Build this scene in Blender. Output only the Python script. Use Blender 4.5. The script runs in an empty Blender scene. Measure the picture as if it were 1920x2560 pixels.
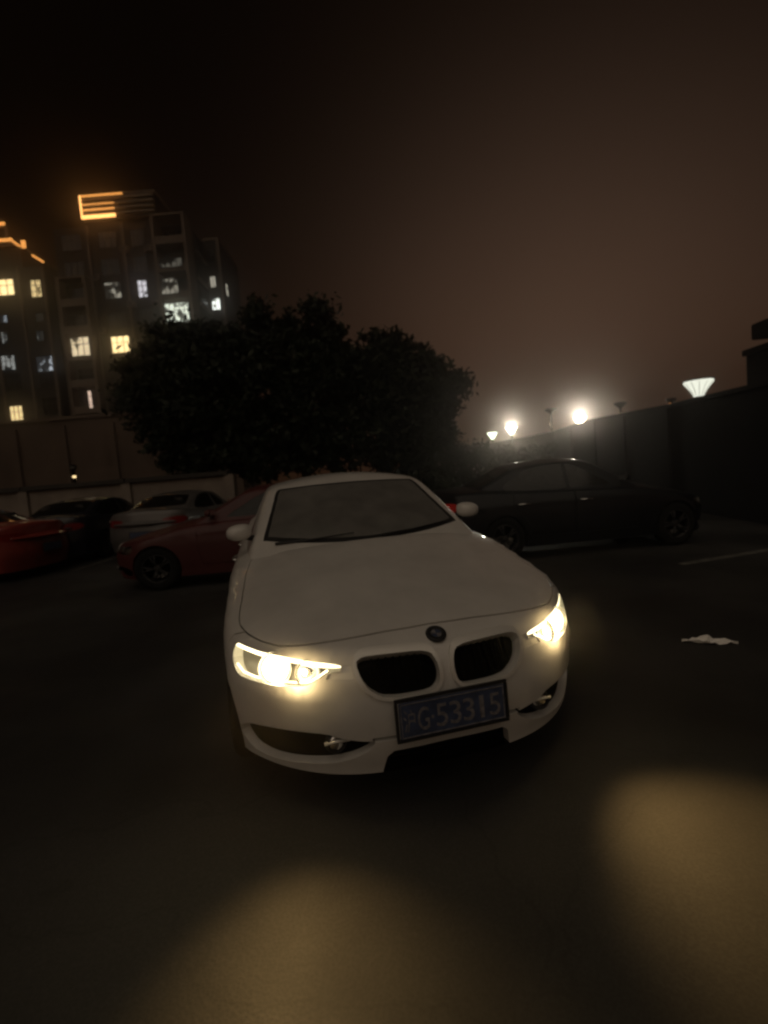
import bpy, bmesh, math, random
import numpy as np
from mathutils import Vector, Matrix
from mathutils.geometry import delaunay_2d_cdt
random.seed(7); rng = np.random.default_rng(7)
R = math.radians
S = bpy.context.scene
COL = S.collection

# ------------------------------------------------------------------ camera
cam = bpy.data.cameras.new('camera'); co = bpy.data.objects.new('camera', cam); COL.objects.link(co)
cam.sensor_fit = 'HORIZONTAL'; cam.sensor_width = 36.0; cam.lens = 1200 / 1920 * 36
cam.clip_start = 0.02; cam.clip_end = 2000
pit, rol = -0.076, -0.0803
fw = Vector((0, math.cos(pit), math.sin(pit))); rt = Vector((1, 0, 0)); up = rt.cross(fw)
r2 = rt * math.cos(rol) + up * math.sin(rol); u2 = -rt * math.sin(rol) + up * math.cos(rol)
m = Matrix((r2, u2, -fw)).transposed().to_4x4(); m.translation = Vector((0, 0, 1.368)); co.matrix_world = m
cam.dof.use_dof = True; cam.dof.focus_distance = 2.3; cam.dof.aperture_fstop = 2.0
S.camera = co

# ------------------------------------------------------------------ world: brown city night sky
SKY = dict(zen=(0.0009, 0.0004, 0.0002), hor=(0.086, 0.039, 0.0185), glow=(0.082, 0.048, 0.032))
w = bpy.data.worlds.new('World'); S.world = w; w.use_nodes = True
nt = w.node_tree; nt.nodes.clear()
def N(nt, t, **k):
    n = nt.nodes.new(t)
    for a, b in k.items(): setattr(n, a, b)
    return n
def math_node(nt, op, a, b=None, clamp=False):
    n = N(nt, 'ShaderNodeMath', operation=op, use_clamp=clamp)
    for i, v in enumerate((a, b)):
        if v is None: continue
        if isinstance(v, (int, float)): n.inputs[i].default_value = v
        else: nt.links.new(v, n.inputs[i])
    return n.outputs[0]
tc = N(nt, 'ShaderNodeTexCoord'); sp = N(nt, 'ShaderNodeSeparateXYZ'); nt.links.new(tc.outputs['Generated'], sp.inputs[0])
elev = math_node(nt, 'MAXIMUM', sp.outputs[2], 0.0)
fall = math_node(nt, 'POWER', math_node(nt, 'SUBTRACT', 1.0, elev), 7.2)
dt = N(nt, 'ShaderNodeVectorMath', operation='DOT_PRODUCT'); nt.links.new(tc.outputs['Generated'], dt.inputs[0])
gd = Vector((0.42, 1.0, 0.13)).normalized(); dt.inputs[1].default_value = gd
gl = math_node(nt, 'POWER', math_node(nt, 'MAXIMUM', dt.outputs['Value'], 0.0), 12.0)
mx = N(nt, 'ShaderNodeMix', data_type='RGBA'); nt.links.new(fall, mx.inputs[0])
mx.inputs[6].default_value = (*SKY['zen'], 1); mx.inputs[7].default_value = (*SKY['hor'], 1)
ad = N(nt, 'ShaderNodeMix', data_type='RGBA', blend_type='ADD', clamp_result=False); nt.links.new(gl, ad.inputs[0])
nt.links.new(mx.outputs[2], ad.inputs[6]); ad.inputs[7].default_value = (*SKY['glow'], 1)
nz = N(nt, 'ShaderNodeTexNoise'); nz.inputs['Scale'].default_value = 1.6; nz.inputs['Detail'].default_value = 3
nt.links.new(tc.outputs['Generated'], nz.inputs['Vector'])
cl = math_node(nt, 'ADD', math_node(nt, 'MULTIPLY', nz.outputs['Fac'], 0.5), 0.75)   # faint low cloud
bg = N(nt, 'ShaderNodeBackground'); nt.links.new(ad.outputs[2], bg.inputs[0]); nt.links.new(cl, bg.inputs[1])
wo = N(nt, 'ShaderNodeOutputWorld'); nt.links.new(bg.outputs[0], wo.inputs[0])

# ------------------------------------------------------------------ weak soft key: the town's glow from behind the photographer
sl = bpy.data.lights.new('sun', 'SUN'); so = bpy.data.objects.new('sun', sl); COL.objects.link(so)
sl.energy = 0.37; sl.angle = R(80); sl.color = (1.0, 0.83, 0.64)
so.rotation_euler = Vector((0.22, 1.0, -1.25)).to_track_quat('-Z', 'Y').to_euler()

S.view_settings.view_transform = 'Standard'; S.view_settings.look = 'None'
S.view_settings.exposure = 0; S.view_settings.gamma = 1; S.view_settings.use_curve_mapping = False
S.render.engine = 'CYCLES'
S.cycles.use_denoising = True
S.cycles.max_bounces = 8; S.cycles.transparent_max_bounces = 24; S.cycles.volume_bounces = 0
S.cycles.sample_clamp_indirect = 2.0; S.cycles.caustics_reflective = False; S.cycles.caustics_refractive = False
S.cycles.filter_width = 2.4

# ------------------------------------------------------------------ materials
def mat(name, col, rough=0.5, metal=0.0, coat=0.0, spec=0.5, noise=None, bump=None, emit=None, trans=0.0, alpha=1.0):
    M = bpy.data.materials.new(name); M.use_nodes = True; t = M.node_tree; b = t.nodes['Principled BSDF']
    b.inputs['Base Color'].default_value = (*col, 1); b.inputs['Roughness'].default_value = rough
    b.inputs['Metallic'].default_value = metal; b.inputs['Coat Weight'].default_value = coat
    b.inputs['Coat Roughness'].default_value = 0.05
    b.inputs['Specular IOR Level'].default_value = spec; b.inputs['Transmission Weight'].default_value = trans
    if emit:
        b.inputs['Emission Color'].default_value = (*emit[0], 1); b.inputs['Emission Strength'].default_value = emit[1]
    if noise:   # (scale, amount) grain and dirt
        o = N(t, 'ShaderNodeTexCoord'); n = N(t, 'ShaderNodeTexNoise'); t.links.new(o.outputs['Object'], n.inputs[0])
        n.inputs['Scale'].default_value = noise[0]; n.inputs['Detail'].default_value = 6; n.inputs['Roughness'].default_value = 0.65
        r = N(t, 'ShaderNodeMapRange'); t.links.new(n.outputs['Fac'], r.inputs[0])
        r.inputs[1].default_value = 0.3; r.inputs[2].default_value = 0.7
        r.inputs[3].default_value = 1 - noise[1]; r.inputs[4].default_value = 1 + noise[1]
        mm = N(t, 'ShaderNodeMix', data_type='RGBA', blend_type='MULTIPLY', clamp_result=False); mm.inputs[0].default_value = 1
        mm.inputs[6].default_value = (*col, 1); t.links.new(r.outputs[0], mm.inputs[7]); t.links.new(mm.outputs[2], b.inputs['Base Color'])
    if bump:    # (scale, strength, distance)
        o = N(t, 'ShaderNodeTexCoord'); n = N(t, 'ShaderNodeTexNoise'); t.links.new(o.outputs['Object'], n.inputs[0])
        n.inputs['Scale'].default_value = bump[0]; n.inputs['Detail'].default_value = 5
        u = N(t, 'ShaderNodeBump'); u.inputs['Strength'].default_value = bump[1]; u.inputs['Distance'].default_value = bump[2]
        t.links.new(n.outputs['Fac'], u.inputs['Height']); t.links.new(u.outputs[0], b.inputs['Normal'])
    return M
def glass(name, tint, gloss_rough=0.02, dust=0.0, dustcol=(0.3, 0.29, 0.27), clear=1.0):
    M = bpy.data.materials.new(name); M.use_nodes = True; t = M.node_tree; t.nodes.clear()
    tr = N(t, 'ShaderNodeBsdfTransparent'); tr.inputs[0].default_value = (*[c * clear for c in tint], 1)
    g = N(t, 'ShaderNodeBsdfGlossy'); g.inputs['Roughness'].default_value = gloss_rough; g.inputs[0].default_value = (0.9, 0.9, 0.9, 1)
    f = N(t, 'ShaderNodeFresnel'); f.inputs[0].default_value = 1.5
    a = N(t, 'ShaderNodeMixShader'); t.links.new(f.outputs[0], a.inputs[0]); t.links.new(tr.outputs[0], a.inputs[1]); t.links.new(g.outputs[0], a.inputs[2])
    last = a.outputs[0]
    if dust:
        d = N(t, 'ShaderNodeBsdfDiffuse'); d.inputs[0].default_value = (*dustcol, 1)
        o = N(t, 'ShaderNodeTexCoord'); n = N(t, 'ShaderNodeTexNoise'); t.links.new(o.outputs['Object'], n.inputs[0]); n.inputs['Scale'].default_value = 5; n.inputs['Detail'].default_value = 6
        q = math_node(t, 'MULTIPLY', math_node(t, 'ADD', n.outputs['Fac'], 0.5), dust)
        b = N(t, 'ShaderNodeMixShader'); t.links.new(q, b.inputs[0]); t.links.new(last, b.inputs[1]); t.links.new(d.outputs[0], b.inputs[2]); last = b.outputs[0]
    o = N(t, 'ShaderNodeOutputMaterial'); t.links.new(last, o.inputs[0])
    return M
def emis(name, col, s):
    M = bpy.data.materials.new(name); M.use_nodes = True; t = M.node_tree; t.nodes.clear()
    e = N(t, 'ShaderNodeEmission'); e.inputs[0].default_value = (*col, 1); e.inputs[1].default_value = s
    o = N(t, 'ShaderNodeOutputMaterial'); t.links.new(e.outputs[0], o.inputs[0]); return M

WHITE = mat('white_paint', (0.72, 0.70, 0.66), 0.38, coat=0.6, noise=(3.0, 0.10))
BLACKP = mat('black_paint', (0.004, 0.005, 0.008), 0.45, coat=0.15, spec=.3)
REDP = mat('red_paint', (0.28, 0.045, 0.034), 0.35, coat=0.5, noise=(2.5, 0.15))
MAROON = mat('maroon_paint', (0.080, 0.017, 0.017), 0.5, coat=0.1, noise=(2.5, 0.15))
SILVER = mat('silver_paint', (0.15, 0.14, 0.135), 0.38, metal=0.3, coat=0.4)
DARKP = mat('dark_blue_paint', (0.013, 0.015, 0.022), 0.35, coat=0.6)
BLK = mat('black_plastic', (0.015, 0.015, 0.016), 0.55)
LINER = mat('dark_liner', (0.005, 0.005, 0.005), 1.0, spec=0.0)
CHROME = mat('chrome', (0.75, 0.74, 0.72), 0.18, metal=1.0)
SATIN = mat('satin_chrome', (0.86, 0.84, 0.78), 0.32, metal=0.25)
REFL = mat('headlight_reflector', (0.22, 0.21, 0.19), 0.35, metal=0.5)
RING2 = emis('lamp_ring_soft', (1.0, 0.84, 0.48), 2.2)
RUBBER = mat('tyre_rubber', (0.010, 0.010, 0.010), 0.9, spec=.2)
ALLOY = mat('alloy', (0.035, 0.035, 0.036), 0.5, metal=0.3)
WGLASS = glass('windscreen_glass', (0.55, 0.6, 0.58), 0.04, dust=0.52)
DGLASS = glass('side_glass', (0.03, 0.033, 0.035), 0.03, dust=0.03)
LENS = glass('clear_lens', (0.97, 0.97, 0.95), 0.03)
BULB = emis('lamp_white', (1.0, 0.84, 0.48), 42.0)
DRL = emis('lamp_strip', (1.0, 0.84, 0.50), 4.0)
RING = emis('lamp_ring', (1.0, 0.84, 0.48), 9.0)
TAIL = mat('tail_lens', (0.22, 0.012, 0.012), 0.2, coat=0.5)
TAILON = emis('tail_lit', (1.0, 0.05, 0.03), .06)
SEAT = mat('seat_fabric', (0.035, 0.033, 0.03), 0.85)
PLATE = mat('plate_blue', (0.048, 0.066, 0.125), 0.45, noise=(14, 0.45))
PLATEW = mat('plate_white', (0.19, 0.18, 0.19), 0.6, noise=(45, 0.6))

# asphalt: dark, with aggregate, patches and a damp gloss
def asphalt():
    M = mat('asphalt', (0.05, 0.05, 0.05), 0.75); t = M.node_tree; b = t.nodes['Principled BSDF']
    o = N(t, 'ShaderNodeTexCoord')
    def nz(s, d=4):
        n = N(t, 'ShaderNodeTexNoise'); t.links.new(o.outputs['Object'], n.inputs[0]); n.inputs['Scale'].default_value = s; n.inputs['Detail'].default_value = d; return n.outputs['Fac']
    v = N(t, 'ShaderNodeTexVoronoi'); t.links.new(o.outputs['Object'], v.inputs[0]); v.inputs['Scale'].default_value = 110
    s = math_node(t, 'ADD', math_node(t, 'MULTIPLY', v.outputs['Distance'], 0.5), math_node(t, 'MULTIPLY', nz(1.3, 6), 0.9))
    r = N(t, 'ShaderNodeMapRange'); t.links.new(s, r.inputs[0]); r.inputs[1].default_value = 0.35; r.inputs[2].default_value = 1.0
    r.inputs[3].default_value = 0.019; r.inputs[4].default_value = 0.042
    c = N(t, 'ShaderNodeCombineColor'); t.links.new(r.outputs[0], c.inputs[0])
    t.links.new(math_node(t, 'MULTIPLY', r.outputs[0], 0.96), c.inputs[1]); t.links.new(math_node(t, 'MULTIPLY', r.outputs[0], 0.90), c.inputs[2])
    # old stains, patched areas and hairline cracks
    wv = N(t, 'ShaderNodeVectorMath', operation='ADD'); t.links.new(o.outputs['Object'], wv.inputs[0])
    wn = N(t, 'ShaderNodeTexNoise'); t.links.new(o.outputs['Object'], wn.inputs[0]); wn.inputs['Scale'].default_value = 2.2; wn.inputs['Detail'].default_value = 6
    ws_ = N(t, 'ShaderNodeVectorMath', operation='SCALE'); t.links.new(wn.outputs['Color'], ws_.inputs[0]); ws_.inputs['Scale'].default_value = .55; t.links.new(ws_.outputs[0], wv.inputs[1])
    ve = N(t, 'ShaderNodeTexVoronoi', feature='DISTANCE_TO_EDGE'); t.links.new(wv.outputs[0], ve.inputs[0]); ve.inputs['Scale'].default_value = .62
    ck = N(t, 'ShaderNodeMapRange'); t.links.new(ve.outputs['Distance'], ck.inputs[0]); ck.inputs[1].default_value = .0015; ck.inputs[2].default_value = .007; ck.inputs[3].default_value = .82; ck.inputs[4].default_value = 1
    sn = N(t, 'ShaderNodeMapRange'); t.links.new(nz(.55, 7), sn.inputs[0]); sn.inputs[1].default_value = .42; sn.inputs[2].default_value = .58; sn.inputs[3].default_value = .62; sn.inputs[4].default_value = 1.2
    mk = N(t, 'ShaderNodeMix', data_type='RGBA', blend_type='MULTIPLY', clamp_result=False); mk.inputs[0].default_value = 1
    t.links.new(c.outputs[0], mk.inputs[6]); t.links.new(math_node(t, 'MULTIPLY', ck.outputs[0], sn.outputs[0]), mk.inputs[7])
    t.links.new(mk.outputs[2], b.inputs['Base Color'])
    rr = N(t, 'ShaderNodeMapRange'); t.links.new(nz(0.8, 5), rr.inputs[0]); rr.inputs[1].default_value = 0.35; rr.inputs[2].default_value = 0.65
    rr.inputs[3].default_value = 0.55; rr.inputs[4].default_value = 0.85; t.links.new(rr.outputs[0], b.inputs['Roughness'])
    u = N(t, 'ShaderNodeBump'); u.inputs['Strength'].default_value = 0.22; u.inputs['Distance'].default_value = 0.003
    t.links.new(math_node(t, 'ADD', v.outputs['Distance'], nz(40, 3)), u.inputs['Height']); t.links.new(u.outputs[0], b.inputs['Normal'])
    return M
ASPH = asphalt()

# ------------------------------------------------------------------ mesh helpers
def link(name, me, m=None, parent=None, kind=None):
    o = bpy.data.objects.new(name, me); COL.objects.link(o)
    if m is not None:
        if not me.materials: me.materials.append(m)
        elif me.materials[0] != m: o.material_slots[0].link = 'OBJECT'; o.material_slots[0].material = m
    if parent: o.parent = parent
    if kind: o['kind'] = kind
    return o
def tag(o, label, cat, group=None):
    o['label'] = label; o['category'] = cat
    if group: o['group'] = group
    return o
def empty(name, loc=(0, 0, 0), rz=0):
    o = bpy.data.objects.new(name, None); COL.objects.link(o); o.location = loc; o.rotation_euler = (0, 0, rz); o.empty_display_size = 0.2; return o
def mesh(name, V, F, smooth=False):
    me = bpy.data.meshes.new(name); me.from_pydata([tuple(map(float, v)) for v in V], [], F); me.update()
    if smooth: me.polygons.foreach_set('use_smooth', [True] * len(me.polygons))
    return me
def bmdone(name, bm, smooth=False):
    bmesh.ops.recalc_face_normals(bm, faces=bm.faces)
    me = bpy.data.meshes.new(name); bm.to_mesh(me); bm.free()
    if smooth: me.polygons.foreach_set('use_smooth', [True] * len(me.polygons))
    return me
def box(bm, c, s, rot=None, bev=0):
    r = bmesh.ops.create_cube(bm, size=1); vs = r['verts']
    M_ = Matrix.Translation(c) @ (rot.to_4x4() if rot is not None else Matrix()) @ Matrix.Diagonal((*s, 1))
    bmesh.ops.transform(bm, matrix=M_, verts=vs)
    if bev:
        es = list({e for v in vs for e in v.link_edges}); bmesh.ops.bevel(bm, geom=es, offset=bev, segments=2, affect='EDGES')
def boxmesh(name, c, s, bev=0, rot=None):
    bm = bmesh.new(); box(bm, c, s, rot, bev); return bmdone(name, bm)
def lathe(prof, n=32, axis='Z'):
    V, F = [], []
    k = len(prof)
    for i in range(n):
        a = 2 * math.pi * i / n
        for r, z in prof:
            p = (r * math.cos(a), r * math.sin(a), z)
            V.append(p if axis == 'Z' else (p[0], p[2], p[1]) if axis == 'Y' else (p[2], p[0], p[1]))
    for i in range(n):
        for j in range(k - 1):
            a, b = i * k + j, ((i + 1) % n) * k + j
            F.append((a, b, b + 1, a + 1))
    return V, F
def tube(pts, r, n=8, closed=False):
    P = [Vector(p) for p in pts]; V, F = [], []
    rr = r if isinstance(r, (list, tuple)) else [r] * len(P)
    L = len(P)
    for i, p in enumerate(P):
        t = (P[(i + 1) % L] - P[i - 1]) if closed else (P[min(i + 1, L - 1)] - P[max(i - 1, 0)])
        t.normalize(); a = t.orthogonal() if abs(t.z) > 0.95 else Vector((0, 0, 1)).cross(t); a.normalize(); b = t.cross(a)
        for j in range(n):
            q = 2 * math.pi * j / n; V.append(p + a * math.cos(q) * rr[i] + b * math.sin(q) * rr[i])
    for i in range(L if closed else L - 1):
        for j in range(n):
            i2 = (i + 1) % L; F.append((i * n + j, i * n + (j + 1) % n, i2 * n + (j + 1) % n, i2 * n + j))
    if not closed:
        F.append(tuple(range(n))[::-1]); F.append(tuple((L - 1) * n + j for j in range(n)))
    return V, F
def merge(*vf):
    V, F = [], []
    for v, f in vf:
        o = len(V); V += list(v); F += [tuple(i + o for i in q) for q in f]
    return V, F

# ------------------------------------------------------------------ saloon body as a smooth implicit solid (l = metres behind the nose)
def interp(x, xs, ys):
    xs = np.array(xs, float); ys = np.array(ys, float); x = np.asarray(x, float); xc = np.clip(x, xs[0], xs[-1])
    d = np.diff(ys) / np.diff(xs); mm = np.zeros_like(ys); mm[0] = d[0]; mm[-1] = d[-1]
    for i in range(1, len(ys) - 1): mm[i] = 0 if d[i - 1] * d[i] <= 0 else 2 * d[i - 1] * d[i] / (d[i - 1] + d[i])
    i = np.clip(np.searchsorted(xs, xc, side='right') - 1, 0, len(xs) - 2); h = xs[i + 1] - xs[i]; t = (xc - xs[i]) / h
    v = (2*t**3-3*t**2+1)*ys[i] + (t**3-2*t**2+t)*h*mm[i] + (-2*t**3+3*t**2)*ys[i+1] + (t**3-t**2)*h*mm[i+1]
    return v + np.where(x < xs[0], (x - xs[0]) * mm[0], 0) + np.where(x > xs[-1], (x - xs[-1]) * mm[-1], 0)
def smax(fs, k):
    F = np.stack(np.broadcast_arrays(*fs)); M_ = F.max(0); return M_ + k * np.log(np.exp((F - M_) / k).sum(0))
def sstep(x, a, b):
    t = np.clip((x - a) / (b - a), 0, 1); return t * t * (3 - 2 * t)
def f_body(p):
    l, y, z = p[..., 0], np.abs(p[..., 1]), p[..., 2]
    Nn = .40 * (y / .82) ** 3.0
    P = interp(z, [.0, .18, .3, .45, .55, .64, .70, .76], [.08, .055, .02, .0, .012, .045, .085, .16])
    shelf = .016 * np.exp(-((z - .505) / .030) ** 2) * sstep(y, .42, .58) * (1 - sstep(l, .5, .62))
    f1 = (Nn + P - l - shelf) / np.sqrt(1 + (1.2 * (y / .82) ** 2) ** 2) * .96
    Ws = interp(l, [0, .5, .9, 1.6, 3.2, 3.9, 4.6], [.875, .89, .90, .905, .91, .9, .84])
    sec = interp(z, [.1, .25, .45, .62, .8, .95, 1.1], [.05, .03, .005, .0, .02, .065, .15])
    crease = .012 * sstep(z, .74, .78) * (1 - sstep(z, .78, .90)) * sstep(l, 1.0, 1.4)
    fs = (y - Ws + sec - crease) * .97
    T = interp(l, [0.05, .2, .5, .9, 1.28, 1.6, 3.4, 4.0, 4.5, 4.7], [.68, .735, .815, .90, .975, 1.0, 1.06, 1.085, 1.06, 1.03])
    dome = .012 * (1 - sstep(y, .28 + .20 * l, .38 + .20 * l)) * sstep(l, .15, .5) * (1 - sstep(l, 1.2, 1.5))
    C = .055 * (y / .75) ** 2 + .10 * np.maximum(y - .62, 0) ** 1.5 - dome + .006
    ft = (z - T + C) * .96
    Rr = 4.62 - .28 * (y / .85) ** 3 - interp(z, [.2, .5, .8, 1.05], [.06, .0, .05, .10])
    fr = (l - Rr) * .9
    return smax([f1, fs, ft, fr], .020)
def f_house(p):
    l, y, z = p[..., 0], np.abs(p[..., 1]), p[..., 2]
    lw = 1.20 + (z - .955) * 1.95 + .17 * (y / .7) ** 2 + .25 * np.maximum(z - 1.2, 0) ** 2
    f1 = (lw - l) * .45
    Tr = 1.425 - .055 * ((l - 2.55) / .75) ** 2
    ft = (z - Tr + .06 * (y / .55) ** 2) * .97
    fs = (y - .80 + .48 * (z - .95) + .045 * ((l - 2.4) / 1.0) ** 2) * .88
    lb = 4.08 - (z - 1.05) * 2.35 - .18 * (y / .6) ** 2
    fb = (l - lb) * .4
    return smax([f1, ft, fs, fb], .016)
class Surf:
    """fan of rays from a spine: (a, b) <-> point on the surface"""
    def __init__(s, f, L0, L1, z0, KF, KR, KB): s.f, s.L0, s.L1, s.z0, s.KF, s.KR, s.KB = f, L0, L1, z0, KF, KR, KB; s.A = KF*math.pi/2 + (L1-L0) + KR*math.pi/2
    def ab(s, p):
        p = np.atleast_2d(np.asarray(p, float)); l, y, z = p[:, 0], p[:, 1], p[:, 2]; ay = np.abs(y); h = math.pi / 2
        th = np.arctan2(ay, s.L0 - l); tr = np.arctan2(l - s.L1, ay)
        a = np.where(l < s.L0, th * s.KF, np.where(l <= s.L1, s.KF*h + l - s.L0, s.KF*h + s.L1 - s.L0 + tr * s.KR))
        r = np.where(l < s.L0, np.hypot(s.L0 - l, ay), np.where(l <= s.L1, ay, np.hypot(l - s.L1, ay)))
        b = np.where(z <= s.z0, z - s.z0, np.arctan2(z - s.z0, np.maximum(r, 1e-6)) * s.KB)
        return np.stack([np.where(y < 0, -a, a), b], 1)
    def ray(s, q):
        a, b = q[:, 0], q[:, 1]; sg = np.where(a < 0, -1., 1.); a = np.abs(a); h = math.pi / 2; a1 = s.KF*h; a2 = a1 + s.L1 - s.L0
        th = np.minimum(a, a1) / s.KF; tr = np.maximum(a - a2, 0) / s.KR
        o = np.stack([s.L0 + np.clip(a - a1, 0, s.L1 - s.L0), 0*a, s.z0 + np.minimum(b, 0)], 1)
        dl = np.where(a <= a1, -np.cos(th), np.sin(tr)); dy = np.where(a <= a1, np.sin(th), np.cos(tr)) * sg
        ph = np.clip(b, 0, None) / s.KB
        return o, np.stack([dl * np.cos(ph), dy * np.cos(ph), np.sin(ph)], 1)
    def pt(s, q):
        o, d = s.ray(np.asarray(q, float)); lo = np.zeros(len(o)); hi = np.full(len(o), 2.9)
        for _ in range(36):
            mid = (lo + hi) / 2; ins = s.f(o + mid[:, None] * d) < 0; lo = np.where(ins, mid, lo); hi = np.where(ins, hi, mid)
        return o + lo[:, None] * d
    def nrm(s, P, e=2e-4):
        g = np.stack([s.f(P + e*np.eye(3)[k]) - s.f(P - e*np.eye(3)[k]) for k in range(3)], 1); return g / np.linalg.norm(g, axis=1)[:, None]
def solve(f, fix, axis, t0, t1, n=400):
    """first surface point going from t0 (outside) to t1 along an axis"""
    ts = np.linspace(t0, t1, n); P = np.zeros((n, 3)); P[:, :] = fix; P[:, axis] = ts
    v = f(P); i = np.where(v < 0)[0]
    i = i[0] if len(i) else int(np.argmin(v)); a, b = ts[max(i-1, 0)], ts[i]
    for _ in range(30):
        mid = (a + b) / 2; q = np.array(fix, float); q[axis] = mid
        if f(q[None])[0] > 0: a = mid
        else: b = mid
    q = np.array(fix, float); q[axis] = b; return q
front = lambda f, y, z: solve(f, (0, y, z), 0, -0.2, 2.4)
rear = lambda f, y, z: solve(f, (0, y, z), 0, 5.0, 2.6)
side = lambda f, l, z: solve(f, (l, 0, z), 1, 1.1, 0.0)
topp = lambda f, l, y: solve(f, (l, y, 0), 2, 1.6, 0.2)
LB = Surf(f_body, 1.6, 3.5, .55, 1.6, 1.1, .9)
LH = Surf(f_house, 2.15, 2.95, .90, 1.0, 1.0, .62)
def dens(poly, step=.03, closed=True):
    out = []; P = np.asarray(poly, float); n = len(P)
    for i in range(n if closed else n - 1):
        a, b = P[i], P[(i+1) % n]; k = max(1, int(np.ceil(np.linalg.norm(b - a) / step)))
        for j in range(k): out.append(a + (b - a) * j / k)
    if not closed: out.append(P[-1])
    return np.array(out)
def roundp(poly, it=2):
    P = np.asarray(poly, float)
    for _ in range(it):
        Q = np.roll(P, -1, 0); P = np.stack([.8*P + .2*Q, .2*P + .8*Q], 1).reshape(-1, P.shape[1])
    return P
def offset(poly, d):
    P = np.asarray(poly, float); A = .5*np.sum(P[:, 0]*np.roll(P[:, 1], -1) - np.roll(P[:, 0], -1)*P[:, 1]); P2 = P if A > 0 else P[::-1]
    t = np.roll(P2, -1, 0) - np.roll(P2, 1, 0); t /= np.maximum(np.linalg.norm(t, axis=1), 1e-9)[:, None]
    return P2 + np.stack([t[:, 1], -t[:, 0]], 1) * d
def inside(poly, q):
    x, y = q[:, 0], q[:, 1]; c = np.zeros(len(q), bool); n = len(poly)
    for i in range(n):
        x1, y1 = poly[i]; x2, y2 = poly[(i+1) % n]
        if y1 == y2: continue
        k = ((y1 > y) != (y2 > y)) & (x < (x2 - x1) * (y - y1) / (y2 - y1) + x1); c ^= k
    return c
mir = lambda poly: np.asarray(poly) * [-1, 1]
def L3(p): p = np.atleast_2d(p); return np.stack([-p[:, 0], p[:, 1], p[:, 2]], 1)      # to mesh axes: x forward
def cut(S_, loops, rules, dom, step, depth=.05):
    """triangulate the (a,b) domain along all loops, sort triangles into panels, return name -> mesh"""
    a0, a1, b0, b1 = dom
    gx = np.linspace(a0, a1, int((a1-a0)/step)+1); gy = np.linspace(b0, b1, int((b1-b0)/step)+1)
    V = []; E = []
    fr = dens([(a0, b0), (a1, b0), (a1, b1), (a0, b1)], step)
    for poly in [fr] + list(loops):
        n0 = len(V); V += [tuple(v) for v in poly]; E += [(n0+i, n0+(i+1) % len(poly)) for i in range(len(poly))]
    V += [(x + (step*.5 if j % 2 else 0), y) for j, y in enumerate(gy[1:-1]) for x in gx[1:-2]]
    vo, _, fo, *_ = delaunay_2d_cdt([Vector(v) for v in V], E, [], 0, 1e-5)
    Q = np.array([(v.x, v.y) for v in vo]); F = np.array([f for f in fo])
    c = Q[F].mean(1); lab = np.full(len(F), -1); names = []
    ok = (c[:, 0] > a0) & (c[:, 0] < a1) & (c[:, 1] > b0) & (c[:, 1] < b1)
    for k, (poly, nm) in enumerate(rules):
        u = (lab == -1) if poly is None else (lab == -1) & inside(poly, c)
        lab[u] = k
    P = S_.pt(Q); Nm = S_.nrm(P); out = {}
    groups = {}
    for k, (_, nm) in enumerate(rules):
        if nm: groups.setdefault(nm, []).append(k)
    for nm, ks in groups.items():
        ff = F[np.isin(lab, ks) & ok]
        if not len(ff): continue
        out[nm] = panel(nm, P, Nm, ff, depth)
    return out
def panel(nm, P, Nm, ff, depth, push=0.0):
    used = np.unique(ff); mp = -np.ones(len(P), int); mp[used] = np.arange(len(used)); f = mp[ff]; p = P[used] + Nm[used]*push; n = Nm[used]
    tri = p[f]; cr = np.cross(tri[:, 1]-tri[:, 0], tri[:, 2]-tri[:, 0]); flip = (cr * n[f].mean(1)).sum(1) < 0
    f[flip] = f[flip][:, ::-1]
    V = list(L3(p)); NN = [tuple(q) for q in L3(n)]; Fc = [tuple(int(i) for i in t[::-1]) for t in f]   # x mirrored: flip winding back
    if depth:
        cnt = {}
        for t in Fc:
            for i in range(3): cnt[(t[i], t[(i+1) % 3])] = 1
        bd = [e for e in cnt if (e[1], e[0]) not in cnt]
        inn = {}; top = {}
        for a, b in bd:
            for v in (a, b):
                if v not in inn:
                    top[v] = len(V); V.append(V[v]); inn[v] = len(V); V.append(np.array(V[v]) - np.array(NN[v]) * depth)
        nf = len(Fc)
        for a, b in bd: Fc.append((top[b], top[a], inn[a], inn[b]))
    me = mesh(nm, V, Fc, True)
    if depth:
        cn = []
        ok = len(NN)
        vv = np.array([tuple(v.co) for v in me.vertices])
        nrm = np.zeros((len(vv), 3)); nrm[:ok] = NN
        for pl in me.polygons:
            if pl.index < nf:
                for v in pl.vertices: cn.append(tuple(nrm[v]))
            else:
                for v in pl.vertices: cn.append(tuple(pl.normal))
        me.normals_split_custom_set(cn)
    else:
        me.normals_split_custom_set_from_vertices(NN)
    return me
def patch(nm, S_, poly, step=.02, push=0.0, depth=0, holes=()):
    """a panel over one outline in (a,b)"""
    poly = dens(poly, step); lo, hi = poly.min(0), poly.max(0)
    return cut_one(nm, S_, poly, step, push, depth, holes)
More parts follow.
